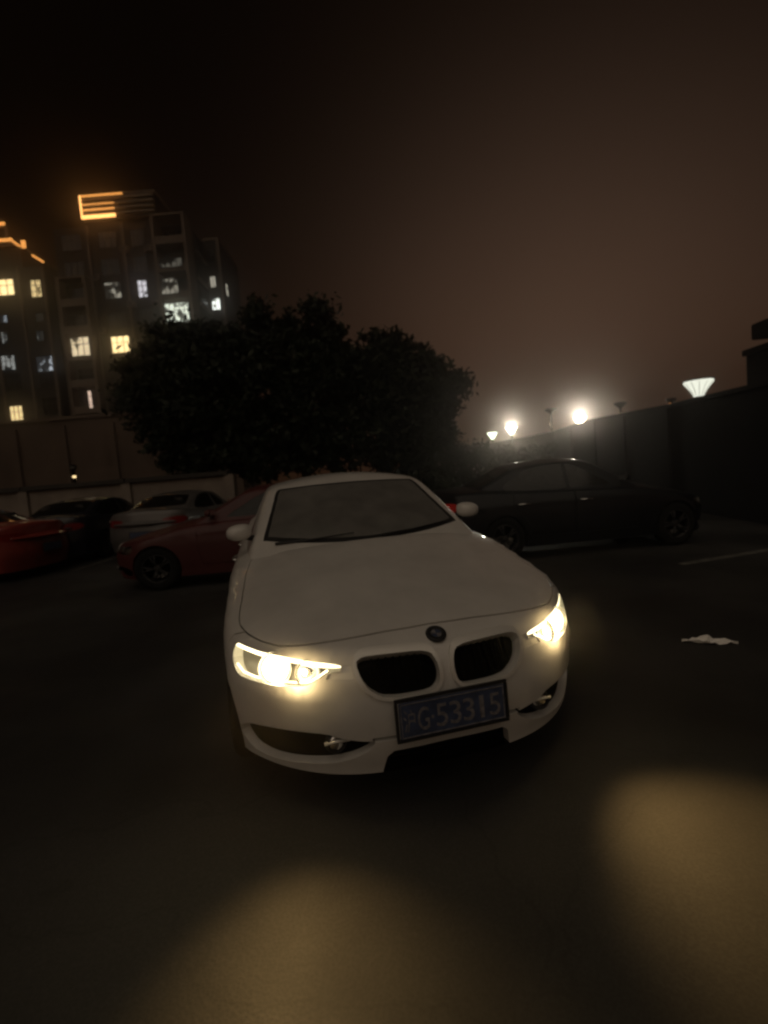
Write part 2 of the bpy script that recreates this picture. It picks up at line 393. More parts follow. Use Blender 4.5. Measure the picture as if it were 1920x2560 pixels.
def cut_one(nm, S_, poly, step, push, depth, holes):
    V = [tuple(v) for v in poly]; n = len(V); E = [(i, (i+1) % n) for i in range(n)]; hs = [dens(h, step) for h in holes]
    for h in hs:
        n0 = len(V); V += [tuple(v) for v in h]; E += [(n0+i, n0+(i+1) % len(h)) for i in range(len(h))]
    lo, hi = poly.min(0), poly.max(0)
    g = np.array([(x, y) for y in np.arange(lo[1], hi[1], step) for x in np.arange(lo[0], hi[0], step)])
    if len(g): V += [tuple(q) for q in g[inside(poly, g)]]
    vo, _, fo, *_ = delaunay_2d_cdt([Vector(v) for v in V], E, [], 0, 1e-5)
    Q = np.array([(v.x, v.y) for v in vo]); F = np.array([f for f in fo]); c = Q[F].mean(1); k = inside(poly, c)
    for h in hs: k &= ~inside(h, c)
    P = S_.pt(Q); Nm = S_.nrm(P); return panel(nm, P, Nm, F[k], depth, push)

# outlines (metres; y<0 is the car's right, seen at the left of the photograph)
def fp(pts, f=f_body): return [front(f, y, z) for y, z in pts]
HL = np.array([(.47,-.817,.679),(.414,-.781,.674),(.335,-.722,.667),(.254,-.643,.663),(.197,-.576,.658),(.148,-.506,.650),(.099,-.408,.642),
               (.090,-.412,.619),(.107,-.464,.613),(.117,-.506,.586),(.137,-.552,.561),(.224,-.663,.551),(.327,-.757,.548),(.411,-.818,.552),(.445,-.836,.579),(.468,-.842,.626)])
hl = dens(roundp(LB.ab(HL), 1), .02)
TRIM = LB.ab(fp([(-.404,.640),(-.372,.636),(-.366,.590),(-.47,.590),(-.462,.609),(-.408,.617)]))
KID = [(-.352,.643),(-.322,.658),(-.25,.659),(-.10,.656),(-.052,.645),(-.036,.615),(-.031,.575),(-.040,.537),(-.062,.517),(-.10,.511),(-.21,.511),(-.272,.520),(-.312,.548),(-.340,.590)]
kid = dens(roundp(LB.ab(fp(KID)), 1), .02)
kid = offset(kid, .004); kid_o = offset(kid, .011)
FOGI = np.array([front(f_body, y, z) for y, z in [(-.832,.275),(-.832,.315),(-.79,.348),(-.70,.366),(-.60,.376),(-.49,.378),(-.43,.356),(-.37,.345),(-.30,.336),(-.33,.30),(-.39,.266),(-.47,.240),(-.62,.218),(-.72,.210),(-.79,.222)]])
fogi = dens(roundp(LB.ab(FOGI), 1), .02)
slot = dens(LB.ab(fp([(-.32,.352),(-.2,.357),(0,.360),(.2,.357),(.32,.352),(.315,.333),(.2,.334),(0,.336),(-.2,.334),(-.315,.333)])), .02)
lowi = dens(LB.ab(fp([(-.29,.15),(-.262,.262),(-.235,.285),(0,.290),(.235,.285),(.262,.262),(.29,.15)])), .02)
hood_r = [topp(f_body, l, -y) for l, y in [(.178,.0),(.18,.2),(.19,.39),(.227,.54),(.275,.63),(.36,.71),(.45,.768),(.53,.80),(.75,.797),(1.0,.785),(1.2,.765),(1.34,.745)]]
cowl = [topp(f_body, l, -y) for l, y in [(1.34,.6),(1.27,.35),(1.235,.0)]]
hr = LB.ab(np.array(hood_r)); cw = LB.ab(np.array(cowl))
hood = np.concatenate([hr, cw[:-1], [cw[-1]], mir(cw[:-1])[::-1], mir(hr[1:])[::-1]]); hood = dens(hood, .03)
def arch(lc, r): return LB.ab(np.array([side(f_body, lc + r*math.cos(t), .32 + r*math.sin(t)) for t in np.linspace(-.55, math.pi+.55, 40)]))
arch_f, arch_r = arch(.80, .345), arch(3.59, .345)
bmp_r = [(.50,-.86,.17),(.47,-.86,.40),(.50,-.868,.50),(.53,-.865,.60),(.54,-.85,.665),(.535,-.81,.70),(.47,-.77,.72),(.38,-.70,.72),(.30,-.60,.72),(.26,-.45,.75),(.22,-.2,.75),(.22,0,.76)]
br = LB.ab(np.array(bmp_r)); bump = np.concatenate([br, mir(br[:-1])[::-1]]); bump = dens(bump, .03)
def sd(pts, f=f_body): return np.array([side(f, l, z) for l, z in pts])
door_f = dens(LB.ab(sd([(1.45,.34),(1.40,.6),(1.44,.93),(2.42,.965),(2.45,.6),(2.45,.33)])), .03)
door_r = dens(LB.ab(sd([(2.46,.33),(2.46,.6),(2.43,.965),(3.40,.985),(3.44,.80),(3.22,.55),(3.16,.34)])), .03)
trunk = [rear(f_body, y, z) for y, z in [(-.66,.62),(-.64,.80),(-.60,.98)]] + [topp(f_body, l, -y) for l, y in [(4.3,.60),(4.02,.62)]]
tq = LB.ab(np.array(trunk))
TL = LB.ab(np.array([rear(f_body, y, z) for y, z in [(-.42,.86),(-.42,.74),(-.62,.72)]] + [side(f_body, l, z)*[1,-1,1] for l, z in [(4.38,.74),(4.26,.80),(4.30,.875)]] + [rear(f_body, -.62,.885)]))
tl = dens(roundp(TL, 1), .02)
A_ = LB.A - 1e-4
def both(p): return [p, mir(p)]
loops, rules = [], []
def add(poly, nm, gap=0.0):
    if gap:
        i, o = offset(poly, -gap), offset(poly, gap); loops.extend([i, o]); rules.extend([(i, nm), (o, None)])
    else: loops.append(poly); rules.append((poly, nm))
for p in both(kid): add(p, None)
for p in both(hl): add(p, None)
for p in both(fogi): add(p, None)
for p in both(TRIM): add(dens(p, .02), None)
for p in both(tl): add(p, None)
for p in both(arch_f) + both(arch_r): add(dens(p, .03), None)
add(slot, None); add(lowi, None)
add(hood, 'hood', .0017)
for k, p in enumerate(both(door_f)): add(p, 'front_door_%d' % k, .003)
for k, p in enumerate(both(door_r)): add(p, 'rear_door_%d' % k, .003)
add(bump, 'bumper', .0017)
rules.append((None, 'body'))
lower = cut(LB, loops, rules, (-A_, A_, -.365, .9*1.25), .045)
# cabin
WS = [(-y, .970+.036*(y/.66)**2.2) for y in np.linspace(0, .655, 14)] + [(-.672,1.006),(-.665,1.03),(-.633,1.105),(-.60,1.18),(-.573,1.245),(-.548,1.305),(-.535,1.320)] + [(-y, 1.343-.018*(y/.52)**2) for y in np.linspace(.515, 0, 12)]
wq = LH.ab(np.array(fp(WS, f_house))); ws = dens(np.concatenate([wq, mir(wq[1:-1])[::-1]]), .03)
sw_f = dens(LH.ab(sd([(1.80,.985),(1.90,1.06),(2.16,1.215),(2.34,1.300),(2.47,1.325),(2.47,.985)], f_house)), .03)
sw_r = dens(LH.ab(sd([(2.53,.985),(2.53,1.333),(2.85,1.325),(3.15,1.27),(3.42,1.14),(3.52,1.05),(3.48,.99)], f_house)), .03)
rq = LH.ab(np.array([rear(f_house, y, z) for y, z in [(-2e-4,1.09),(-.45,1.09),(-.60,1.10),(-.50,1.31),(-.3,1.335),(-2e-4,1.34)]])); rw = np.concatenate([rq, mir(rq[1:-1])[::-1]])
# the rear window crosses a = +-A: build its halves
rwr = dens(rq, .03)
loops, rules = [], []
ws_i = offset(ws, -.018); loops += [ws, ws_i]; rules += [(ws_i, None), (ws, 'windscreen_seal')]
for k, p in enumerate(both(sw_f) + both(sw_r)):
    loops.append(p); rules.append((p, None))
for k, p in enumerate(both(rwr)): loops.append(p); rules.append((p, None))
rules.append((None, 'roof'))
B1 = LH.KB * (math.pi/2) - 1e-4; AH = LH.A - 1e-4
upper = cut(LH, loops, rules, (-AH, AH, -.12, B1), .035, depth=.02)
P_ = {}
P_['windscreen'] = patch('windscreen', LH, ws_i, .03, -.004)
P_['sw'] = [patch('side_window', LH, p, .04, -.004) for p in both(sw_f) + both(sw_r)]
P_['rw'] = [patch('rear_window', LH, p, .04, -.004) for p in both(rwr)]
# inner dark liner so that no gap looks through the car
def grid(S_, a0, a1, na, b0, b1, nb, push):
    aa = np.linspace(a0, a1, na); bb = np.linspace(b0, b1, nb); Q = np.array([(a, b) for b in bb for a in aa]); P = S_.pt(Q); o, d = S_.ray(Q); P = P - d * push
    F = [(j*na+i, j*na+i+1, (j+1)*na+i+1, (j+1)*na+i) for j in range(nb-1) for i in range(na-1)]
    return L3(P), F
liner_me = mesh('inner_structure', *grid(LB, -A_, A_, 120, -.36, .9*1.25, 24, .09), True)
# headlight, grille and light patches
hl_in = offset(hl, -.002)
P_['lens'] = [patch('lens_cover', LB, p, .02, -.001) for p in both(hl_in)]
P_['hback'] = [patch('lamp_housing', LB, p, .03, -.048) for p in both(offset(hl, .004))]
P_['kframe'] = [patch('grille_frame', LB, p, .02, .011, .035, (q,)) for p, q in zip(both(kid_o), both(offset(kid, -.004)))]
P_['kback'] = [patch('grille_mesh', LB, p, .03, -.045) for p in both(kid)]
P_['trim'] = [patch('lamp_trim', LB, p, .02, -.004, .02) for p in both(TRIM)]
P_['fog_in'] = [patch('intake_mesh', LB, p, .03, -.040) for p in both(fogi)]
P_['slot'] = patch('intake_slot', LB, slot, .03, -.03)
P_['low'] = patch('lower_intake', LB, lowi, .03, -.04)
P_['tail'] = [patch('tail_light', LB, p, .025, -.001, .03) for p in both(tl)]
def on(pts, push, S_=LB):   # polyline on the skin, pushed out along the normal
    q = S_.ab(np.asarray(pts)); P = S_.pt(q); return L3(P + S_.nrm(P) * push)
eyeb = on(dens(roundp(HL[:7], 0), .02, False) + [0, 0, -.008], -.010)
eyel = on(np.array([(.445,-.834,.590),(.40,-.805,.566),(.327,-.757,.562),(.224,-.663,.565),(.145,-.552,.574),(.122,-.506,.597),(.112,-.464,.624)]), -.014)
brow_me = mesh('daytime_light', *tube(eyeb, [.009]*(len(eyeb)-4) + [.008, .007, .005, .003], 8), True)
low_me = mesh('light_guide', *tube(eyel, .0045, 8), True)
def facing(c, push):   # frame at a skin point
    P = LB.pt(LB.ab(np.array([c]))); n = LB.nrm(P); p = L3(P + n*push)[0]; nn = Vector(L3(n)[0]); return Vector(p), nn
def lamp_unit(c, r, push, tilt):
    p, n = facing(c, push); n = (n + Vector((1.2, 0, 0))).normalized()
    q = n.to_track_quat('Z', 'Y').to_matrix().to_4x4(); q.translation = p
    dome = [(r*.99, 0)] + [(r*math.cos(t), .45*r*math.sin(t)) for t in np.linspace(.1, 1.5, 7)] + [(0.0005, .45*r)]
    ring = [(r*1.02, -.004), (r*1.02, .010), (r*1.20, .012), (r*1.24, 0), (r*1.24, -.01)]
    bowl = [(r*1.26, -.002), (r*1.45, .014), (r*1.55, .02)]
    T_ = lambda VF: ([q @ Vector(v) for v in VF[0]], VF[1])
    return [mesh(nm, *T_(lathe(pr, 32)), True) for nm, pr in (('projector_lens', dome), ('light_ring', ring), ('reflector', bowl))], p, n
U1, pL1, nL1 = lamp_unit((.262,-.675,.612), .046, -.030, 0)
U2, pL2, nL2 = lamp_unit((.150,-.548,.612), .034, -.030, 0)
def mirror_mesh(me):
    c = me.copy(); v = np.empty(len(c.vertices)*3, np.float32); c.vertices.foreach_get('co', v); v = v.reshape(-1, 3); v[:, 1] *= -1; c.vertices.foreach_set('co', v.ravel()); c.flip_normals(); c.update(); return c

# wheels, mirrors, cabin
def wheel_meshes():
    tp = [(.205,-.10),(.25,-.112),(.295,-.108),(.315,-.085),(.322,-.04),(.322,.04),(.315,.085),(.295,.108),(.25,.112),(.205,.10)]
    tyre = mesh('tyre', *lathe(tp, 40, 'Y'), True)
    parts = [lathe([(.208,-.1),(.20,-.06),(.195,.06),(.208,.104),(.196,.104),(.188,.06)], 40, 'Y'), lathe([(.0005,.085),(.03,.088),(.055,.075),(.058,.04)], 24, 'Y')]
    for k in range(5):
        for s in (-.16, .16):
            a = 2*math.pi*k/5 + s*.6; b = 2*math.pi*k/5 + s
            parts.append(tube([(.045*math.cos(a), .075, .045*math.sin(a)), (.12*math.cos((a+b)/2), .085, .12*math.sin((a+b)/2)), (.196*math.cos(b), .088, .196*math.sin(b))], [.014,.012,.013], 6))
    rim = mesh('rim', *merge(*parts), True)
    disc = mesh('brake_disc', *lathe([(.15,.0),(.15,.02),(.05,.025)], 24, 'Y'))
    return tyre, rim, disc
WH = wheel_meshes()
def mirror_shell(sy):
    bm = bmesh.new(); bmesh.ops.create_icosphere(bm, subdivisions=3, radius=1)
    for v in bm.verts:
        x, y, z = v.co
        if x < -.25: x = -.25 + (x + .25) * .15            # flat glass side to the rear
        k = 1 - .18*max(0, y)                               # outer end lower
        sq = lambda q: math.copysign(abs(q)**.72, q)
        v.co = (x * .085, sy * sq(y) * .092, sq(z) * .060 * k - .006*y)
    me = bmdone('mirror_shell', bm, True); return me
MS = mirror_shell(1)
def text_mesh(txt, size):
    c = bpy.data.curves.new('t', 'FONT'); c.body = txt; c.size = size; c.align_x = 'CENTER'; c.align_y = 'CENTER'; c.extrude = .0012
    o = bpy.data.objects.new('t', c); COL.objects.link(o); bpy.context.view_layer.update()
    me = bpy.data.meshes.new_from_object(o.evaluated_get(bpy.context.evaluated_depsgraph_get())); bpy.data.objects.remove(o); bpy.data.curves.remove(c)
    me.materials.clear(); return me

def paint_link(o, M): o.material_slots[0].link = 'OBJECT'; o.material_slots[0].material = M
INTERIOR = {}
def build_saloon(name, hero=True):
    root = empty(name)
    def pt(n, me, M, par=root): return link(n, me, M, par)
    body = pt('body', lower['body'], WHITE)
    pt('hood', lower['hood'], WHITE); bp = pt('bumper', lower['bumper'], WHITE)
    for k in range(2):
        d1 = pt('front_door', lower['front_door_%d' % k], WHITE); d2 = pt('rear_door', lower['rear_door_%d' % k], WHITE)
        s = -1 if lower['front_door_%d' % k].vertices[0].co.y < 0 else 1
        for d, l in ((d1, 2.28), (d2, 3.27)):
            y = side(f_body, l, .80)[1]
            V, F = tube([(-l+.11, s*(y-.004), .80), (-l+.09, s*(y+.026), .80), (-l-.09, s*(y+.026), .805), (-l-.11, s*(y-.004), .805)], .011, 8)
            link('handle', mesh('handle', V, F, True), CHROME, d)
    pt('inner_structure', liner_me, LINER)
    pt('roof', upper['roof'], WHITE); pt('windscreen_seal', upper['windscreen_seal'], BLK)
    pt('windscreen', P_['windscreen'], WGLASS if hero else DGLASS)
    for me in P_['sw']: pt('side_window', me, DGLASS)
    for me in P_['rw']: pt('rear_window', me, DGLASS)
    # grilles
    for k in range(2):
        s = -1 if k == 0 else 1
        g = pt('kidney_grille', P_['kframe'][k], SATIN)
        link('grille_mesh', P_['kback'][k], LINER, g)
        for i in range(9):
            y = .052 + i * .0292
            zs_ = []
            for (ya, za), (yb, zb_) in zip(KID, KID[1:] + KID[:1]):
                if (ya + y) * (yb + y) < 0: zs_.append(za + (zb_ - za) * (-y - ya) / (yb - ya))
            if len(zs_) < 2: continue
            zb, zt = min(zs_) + .014, max(zs_) - .012
            P0 = [front(f_body, -y, z) + np.array([.030, 0, 0]) for z in np.linspace(zb, zt, 5)]
            P0 = [(-p[0], s*y, p[2]) for p in P0]
            V, F = [], []
            for p in P0: V += [(p[0]+.010, p[1]-.002, p[2]), (p[0]+.010, p[1]+.002, p[2]), (p[0]-.02, p[1]+.003, p[2]), (p[0]-.02, p[1]-.003, p[2])]
            for j in range(4): F += [(4*j+q, 4*j+(q+1) % 4, 4*j+4+(q+1) % 4, 4*j+4+q) for q in range(4)]
            link('slat', mesh('slat', V, F), LINER, g)
        # headlight
        h = pt('headlight', P_['hback'][k], REFL)
        mm = (lambda me: me) if k == 0 else mirror_mesh
        link('projector_lens', mm(U1[0]), BULB if hero else LENS, h); link('light_ring', mm(U1[1]), RING if hero else CHROME, h); link('reflector', mm(U1[2]), REFL, h)
        link('projector_lens', mm(U2[0]), CHROME, h); link('light_ring', mm(U2[1]), RING2 if hero else CHROME, h); link('reflector', mm(U2[2]), REFL, h)
        link('daytime_light', mm(brow_me), DRL if hero else LENS, h); link('light_guide', mm(low_me), DRL if hero else LENS, h)
        link('lens_cover', P_['lens'][k], LENS, h)
        pt('lamp_trim', P_['trim'][k], SATIN)
        fi = pt('side_intake', P_['fog_in'][k], LINER)
        pf, nf = facing((.10,-.455,.325), -.022)
        q = Vector((1, s*-.35, 0)).to_track_quat('Z', 'Y').to_matrix().to_4x4(); q.translation = (pf.x, pf.y if s < 0 else -pf.y, pf.z)
        V, F = lathe([(.045,-.02),(.045,.006),(.040,.010),(.036,.002)], 24); link('fog_light', mesh('fog_light', [q @ Vector(v) for v in V], F, True), BLK, fi)
        V, F = lathe([(.036,.0),(.025,.010),(.0005,.014)], 24); link('fog_lens', mesh('fog_lens', [q @ Vector(v) for v in V], F, True), CHROME, fi)
        V, F = tube([(pf.x+.016, (pf.y-.05)*(-s) if s > 0 else pf.y-.05, .338), (pf.x+.02, pf.y*(-s) if s > 0 else pf.y, .342), (pf.x+.02, (pf.y+.05)*(-s) if s > 0 else pf.y+.05, .340)], .007, 8)
        link('chrome_blade', mesh('chrome_blade', V, F, True), SATIN, fi)
        t = pt('tail_light', P_['tail'][k], TAIL)
        # mirror
        o = pt('door_mirror', MS if s > 0 else mirror_mesh(MS), WHITE); o.location = (-1.60, s*.825, 1.065); o.rotation_euler = (0, 0, s*-.12); o.scale = (.92, .90, .92)
        V, F = tube([(0, -s*.16, -.055), (0, -s*.08, -.050), (.0, -s*.02, -.03)], [.022,.020,.018], 8); link('mirror_arm', mesh('mirror_arm', V, F, True), BLK, o)
        link('mirror_glass', boxmesh('mirror_glass', (-.036, 0, 0), (.004, .135, .082), .001), CHROME, o)
    pt('intake_slot', P_['slot'], LINER); pt('lower_intake', P_['low'], LINER)
    for k in range(4):
        y0 = .24; z = .20 + .022*k
        link('grille_bar', mesh('grille_bar', *tube([(-front(f_body, y, z)[0]-.02, y, z) for y in np.linspace(-y0, y0, 7)], .004, 6)), LINER, bp)
    # bonnet roundel: black ring, quartered centre
    p, n = facing((.109, 0, .695), .0015)
    q = n.to_track_quat('Z', 'Y').to_matrix().to_4x4(); q.translation = p
    T_ = lambda VF: ([q @ Vector(v) for v in VF[0]], VF[1])
    bd = pt('badge', mesh('badge', *T_(lathe([(.041,-.004),(.041,.004),(.038,.006),(.024,.006),(.023,.003)], 40)), True), BLK)
    link('badge_rim', mesh('badge_rim', *T_(merge(lathe([(.0405,.003),(.042,.006),(.0435,.003),(.0435,-.004)], 40), lathe([(.0225,.0045),(.0238,.0068),(.025,.006)], 40))), True), BLK, bd)
    for k in range(4):
        a0 = k*math.pi/2; V = [(0, 0, .004)] + [(.0225*math.cos(a0+t), .0225*math.sin(a0+t), .004) for t in np.linspace(0, math.pi/2, 8)]
        link('quadrant', mesh('quadrant', *T_((V, [(0, i, i+1) for i in range(1, 8)]))), PLATEW if k % 2 else PLATE, bd)
    # plates
    def plate(front_, chars):
        x = .030 if front_ else -4.665; zc = .430 if front_ else .55
        pl = pt('licence_plate', boxmesh('licence_plate', (0, 0, 0), (.44, .006, .14), .002), PLATE); pl.location = (x, 0, zc); pl.rotation_euler = (R(-3), 0, R(90) if front_ else R(-90))
        bm = bmesh.new()
        for c, s_ in (((0, -.0045, .0635), (.43, .003, .0035)), ((0, -.0045, -.0635), (.43, .003, .0035)), ((.2135, -.0045, 0), (.0035, .003, .1235)), ((-.2135, -.0045, 0), (.0035, .003, .1235))): box(bm, c, s_)
        link('plate_border', bmdone('plate_border', bm), PLATEW, pl)
        bm = bmesh.new()
        for c, s_ in (((0, .004, .078), (.47, .012, .012)), ((0, .004, -.078), (.47, .012, .012)), ((.230, .004, 0), (.012, .012, .144)), ((-.230, .004, 0), (.012, .012, .144))): box(bm, c, s_, None, .002)
        link('plate_surround', bmdone('plate_surround', bm), BLK, pl)
        if chars:
            xs = [-.182, -.125, -.088, -.050, .006, .062, .118, .174]
            for ch, cx in zip(chars, xs):
                me = text_mesh(ch, .118 if ch != '·' else .12)
                v = np.array([t_.co[:] for t_ in me.vertices])
                if len(v) == 0: continue
                w_ = np.ptp(v[:, 0]); h_ = np.ptp(v[:, 1]); ctr = (v.max(0) + v.min(0)) / 2
                v = v - ctr
                tw, th = (.046, .088) if ch not in '1·' else ((.018, .088) if ch == '1' else (.012, .012))
                v[:, 0] *= tw / max(w_, 1e-6); v[:, 1] *= th / max(h_, 1e-6)
                me.vertices.foreach_set('co', v.astype(np.float32).ravel()); me.update()
                c = link('character', me, PLATEW, pl); c.location = (cx, -.0045, -.002); c.rotation_euler = (R(90), 0, 0)
    plate(True, '沪G·53315' if hero else ''); plate(False, '')
    # wheels
    for l in (.80, 3.59):
        for s in (-1, 1):
            wv = pt('wheel', WH[1], ALLOY); wv.location = (-l, s*.778, .322); wv.rotation_euler = (0, 0, 0 if s > 0 else math.pi)
            link('tyre', WH[0], RUBBER, wv); link('brake_disc', WH[2], CHROME, wv)
    # cabin
    V, F = [], []
    pts = [(-1.42, .93), (-1.55, .955), (-1.80, .95), (-1.92, .91), (-1.94, .70)]
    for x, z in pts: V += [(x, -.66, z-.01), (x, -.3, z), (x, .3, z), (x, .66, z-.01)]
    for j in range(len(pts)-1): F += [(4*j+q, 4*j+q+1, 4*j+5+q, 4*j+4+q) for q in range(3)]
    pt('dashboard', mesh('dashboard', V, F, True), SEAT)
    V, F = tube([(-2.02+.05*math.sin(t)*.4, .37+.185*math.cos(t), .90+.185*math.sin(t)*.95) for t in np.linspace(0, 2*math.pi, 28)[:-1]], .014, 8, True)
    pt('steering_wheel', mesh('steering_wheel', V, F, True), BLK)
    for x in (-2.60, -3.45):
        for s in (-1, 1):
            bm = bmesh.new(); box(bm, (x+.22, s*.37, .52), (.50, .50, .16), None, .05)
            box(bm, (x-.06, s*.37, .80), (.14, .48, .58), Matrix.Rotation(-.22, 3, 'Y'), .05)
            st = pt('seat', bmdone('seat', bm, True), SEAT)
            bm = bmesh.new(); box(bm, (x-.14, s*.37, 1.17), (.10, .27, .17), None, .045)
            link('headrest', bmdone('headrest', bm, True), SEAT, st)
    for s in (-.62, .05):   # wipers resting on the base of the screen
        P0 = [front(f_house, y, z) for y, z in ((s+.02, .985), (s+.25, .995), (s+.52, 1.012))]
        pt('wiper', mesh('wiper', *tube([(-p[0]+.018, p[1], p[2]+.006) for p in P0], [.009,.007,.004], 6)), BLK)
    V, F = tube([(-1.98, 0, 1.315), (-1.99, 0, 1.29)], .012, 6); mrr = pt('interior_mirror', boxmesh('interior_mirror', (-2.0, 0, 1.262), (.03, .23, .06), .012), BLK)
    return root
def head_spots(root):
    """the wide low part of each headlight, falling on the ground beside and before the bumper"""
    for s in (-1, 1):
        p = pL1 + nL1 * .06; p = Vector((p.x, p.y if s < 0 else -p.y, p.z))
        for nm, d, en, ang, bl in (('headlight_beam', Vector((1, s*.12, -.06)), 50.0, 46, .7), ('headlight_spill', Vector((.80, s*.15, -.53)) if s > 0 else Vector((.84, s*-.03, -.56)), 66.0 if s > 0 else 29.0, 70, 1.0)):
            L = bpy.data.lights.new(nm, 'SPOT'); L.energy = en; L.color = (1.0, .60, .21); L.spot_size = R(ang); L.spot_blend = bl; L.shadow_soft_size = .06
            o = bpy.data.objects.new(nm, L); COL.objects.link(o); o.parent = root; o.location = p; o.rotation_euler = d.to_track_quat('-Z', 'Y').to_euler()
        L = bpy.data.lights.new('bumper_fill', 'POINT'); L.energy = 2.2; L.color = (1.0, .72, .34); L.shadow_soft_size = .05      # added fill lamp before the lens, standing in for stray light on the bumper
        o = bpy.data.objects.new('bumper_fill', L); COL.objects.link(o); o.parent = root; o.location = p + Vector((.085, s*-.085, .0))

hero = build_saloon('sedan', True)
hero.location = (.202, 1.84, 0); hero.rotation_euler = (0, 0, math.atan2(-.9714, .2373))
tag(hero, 'white saloon with both headlights lit and a blue licence plate, in front', 'car')
head_spots(hero)

# ---- other parked cars: the same shell without lit lamps, own paint
DROP = {'badge', 'licence_plate'}
src = build_saloon('parked_car', False)
def recolour(o, M):
    for sl_ in o.material_slots:
        if sl_.material == WHITE: sl_.link = 'OBJECT'; sl_.material = M
def copy_car(M, loc, rz, label, scale=(1, 1, 1), first=False, tail=TAIL, group='cars parked in the dark lot'):
    if first: r_ = src; objs = [src]
    else:
        r_ = src.copy(); COL.objects.link(r_)
        for ch in list(src.children):
            c = ch.copy(); COL.objects.link(c); c.parent = r_
            for g in ch.children:
                d = g.copy(); COL.objects.link(d); d.parent = c
    for ch in r_.children:
        for q in [ch] + list(ch.children):
            for sl_ in q.material_slots:
                if sl_.material in (WHITE, BLACKP, REDP, MAROON, SILVER, DARKP): sl_.link = 'OBJECT'; sl_.material = M
            if tail and q.name.startswith('tail_light'): q.material_slots[0].link = 'OBJECT'; q.material_slots[0].material = tail
    r_.location = loc; r_.rotation_euler = (0, 0, rz); r_.scale = scale; tag(r_, label, 'car', group); return r_
def centre(c, rz, back=2.3):   # root position (nose on the ground) from the car's middle
    return (c[0] + back*math.cos(rz), c[1] + back*math.sin(rz), 0)
for ch in list(src.children):
    if ch.name.startswith('badge'):
        for g in list(ch.children): bpy.data.objects.remove(g)
        bpy.data.objects.remove(ch)
a = R(4);   copy_car(BLACKP, centre((2.82, 7.75), a, 2.12), a, 'black saloon parked broadside right of the white sedan, before the dark wall', (.92, 1, 1.0), True, TAILON)
a = R(183); copy_car(MAROON, centre((-1.80, 7.65), a), a, 'maroon car parked broadside half hidden behind the white sedan', (1, 1, .97))
a = R(176); copy_car(REDP, centre((-8.75, 9.35), a), a, 'bright red car cut off by the left edge of the photo', (1, 1, .98))
a = R(88);  copy_car(SILVER, centre((-4.95, 12.2), a), a, 'silver car parked tail outward against the low wall', (1, 1, .985))
a = R(91);  copy_car(DARKP, centre((-7.35, 12.3), a), a, 'dark blue car parked tail outward left of the silver car', (1, 1, 1))

# ------------------------------------------------------------------ ground
bm = bmesh.new(); bmesh.ops.create_grid(bm, x_segments=40, y_segments=40, size=200)
g = link('ground', bmdone('ground', bm), ASPH, None, 'structure'); g.location = (0, 150, 0)
PAINT = mat('worn_line_paint', (0.13, 0.125, 0.11), 0.75, noise=(9, 0.7))
for i, x in enumerate((-9.9, -6.15, -3.55, -1.0)):
    o = link('parking_line', boxmesh('parking_line', (x, 11.6, .004), (.10, 4.6, .004)), PAINT, None, 'structure')
def ground_line(a, b, w_):
    a, b = Vector(a), Vector(b); d = (b-a); n = Vector((-d.y, d.x)).normalized()*w_/2
    V = [(q.x, q.y, z) for z in (.003, .006) for q in (a-n, a+n, b+n, b-n)]
    link('parking_line', mesh('parking_line', V, [(4,5,6,7), (0,1,5,4), (1,2,6,5), (2,3,7,6), (3,0,4,7)]), PAINT, None, 'structure')
ground_line((3.55, 5.75), (5.6, 6.35), .11); 
# crumpled white scrap
bm = bmesh.new(); bmesh.ops.create_grid(bm, x_segments=14, y_segments=6, size=1)
for v in bm.verts:
    t = v.co.x; v.co = (t*.17, v.co.y*.035*(1.1 - abs(t)**1.6), .012 + .020*abs(random.gauss(0, 1))*(1-abs(t)) + .012*math.sin(9*v.co.y + 4*t))
o = link('plastic_scrap', bmdone('plastic_scrap', bm), mat('white_plastic', (.88, .86, .82), .22, coat=.8)); o.location = (2.22, 3.30, .004); o.rotation_euler = (0, 0, R(-20))
tag(o, 'small crumpled white scrap lying on the asphalt right of the sedan', 'litter')

# ------------------------------------------------------------------ low wall behind the parked row
CONC = mat('rendered_wall', (0.29, 0.245, 0.205), .85, noise=(1.2, .25), bump=(30, .3, .01))
CONC2 = mat('wall_coping', (0.05, 0.045, 0.04), .8, noise=(2, .2))
wl = empty('boundary_wall', (-4.4, 14.0, 0)); tag(wl, 'low pale rendered wall with dark coping behind the parked cars', 'wall')
for i in range(4):
    x = -10.5 + 3*i
    bm = bmesh.new(); box(bm, (x, .12, .86), (2.72, .20, 1.72), None, .01); link('panel', bmdone('panel', bm), CONC, wl)
    bm = bmesh.new(); box(bm, (x+1.5, .10, .88), (.27, .32, 1.76), None, .012); link('pillar', bmdone('pillar', bm), CONC, wl)
    bm = bmesh.new(); box(bm, (x, .12, 1.80), (2.99, .42, .14), None, .02); link('coping', bmdone('coping', bm), CONC2, wl)

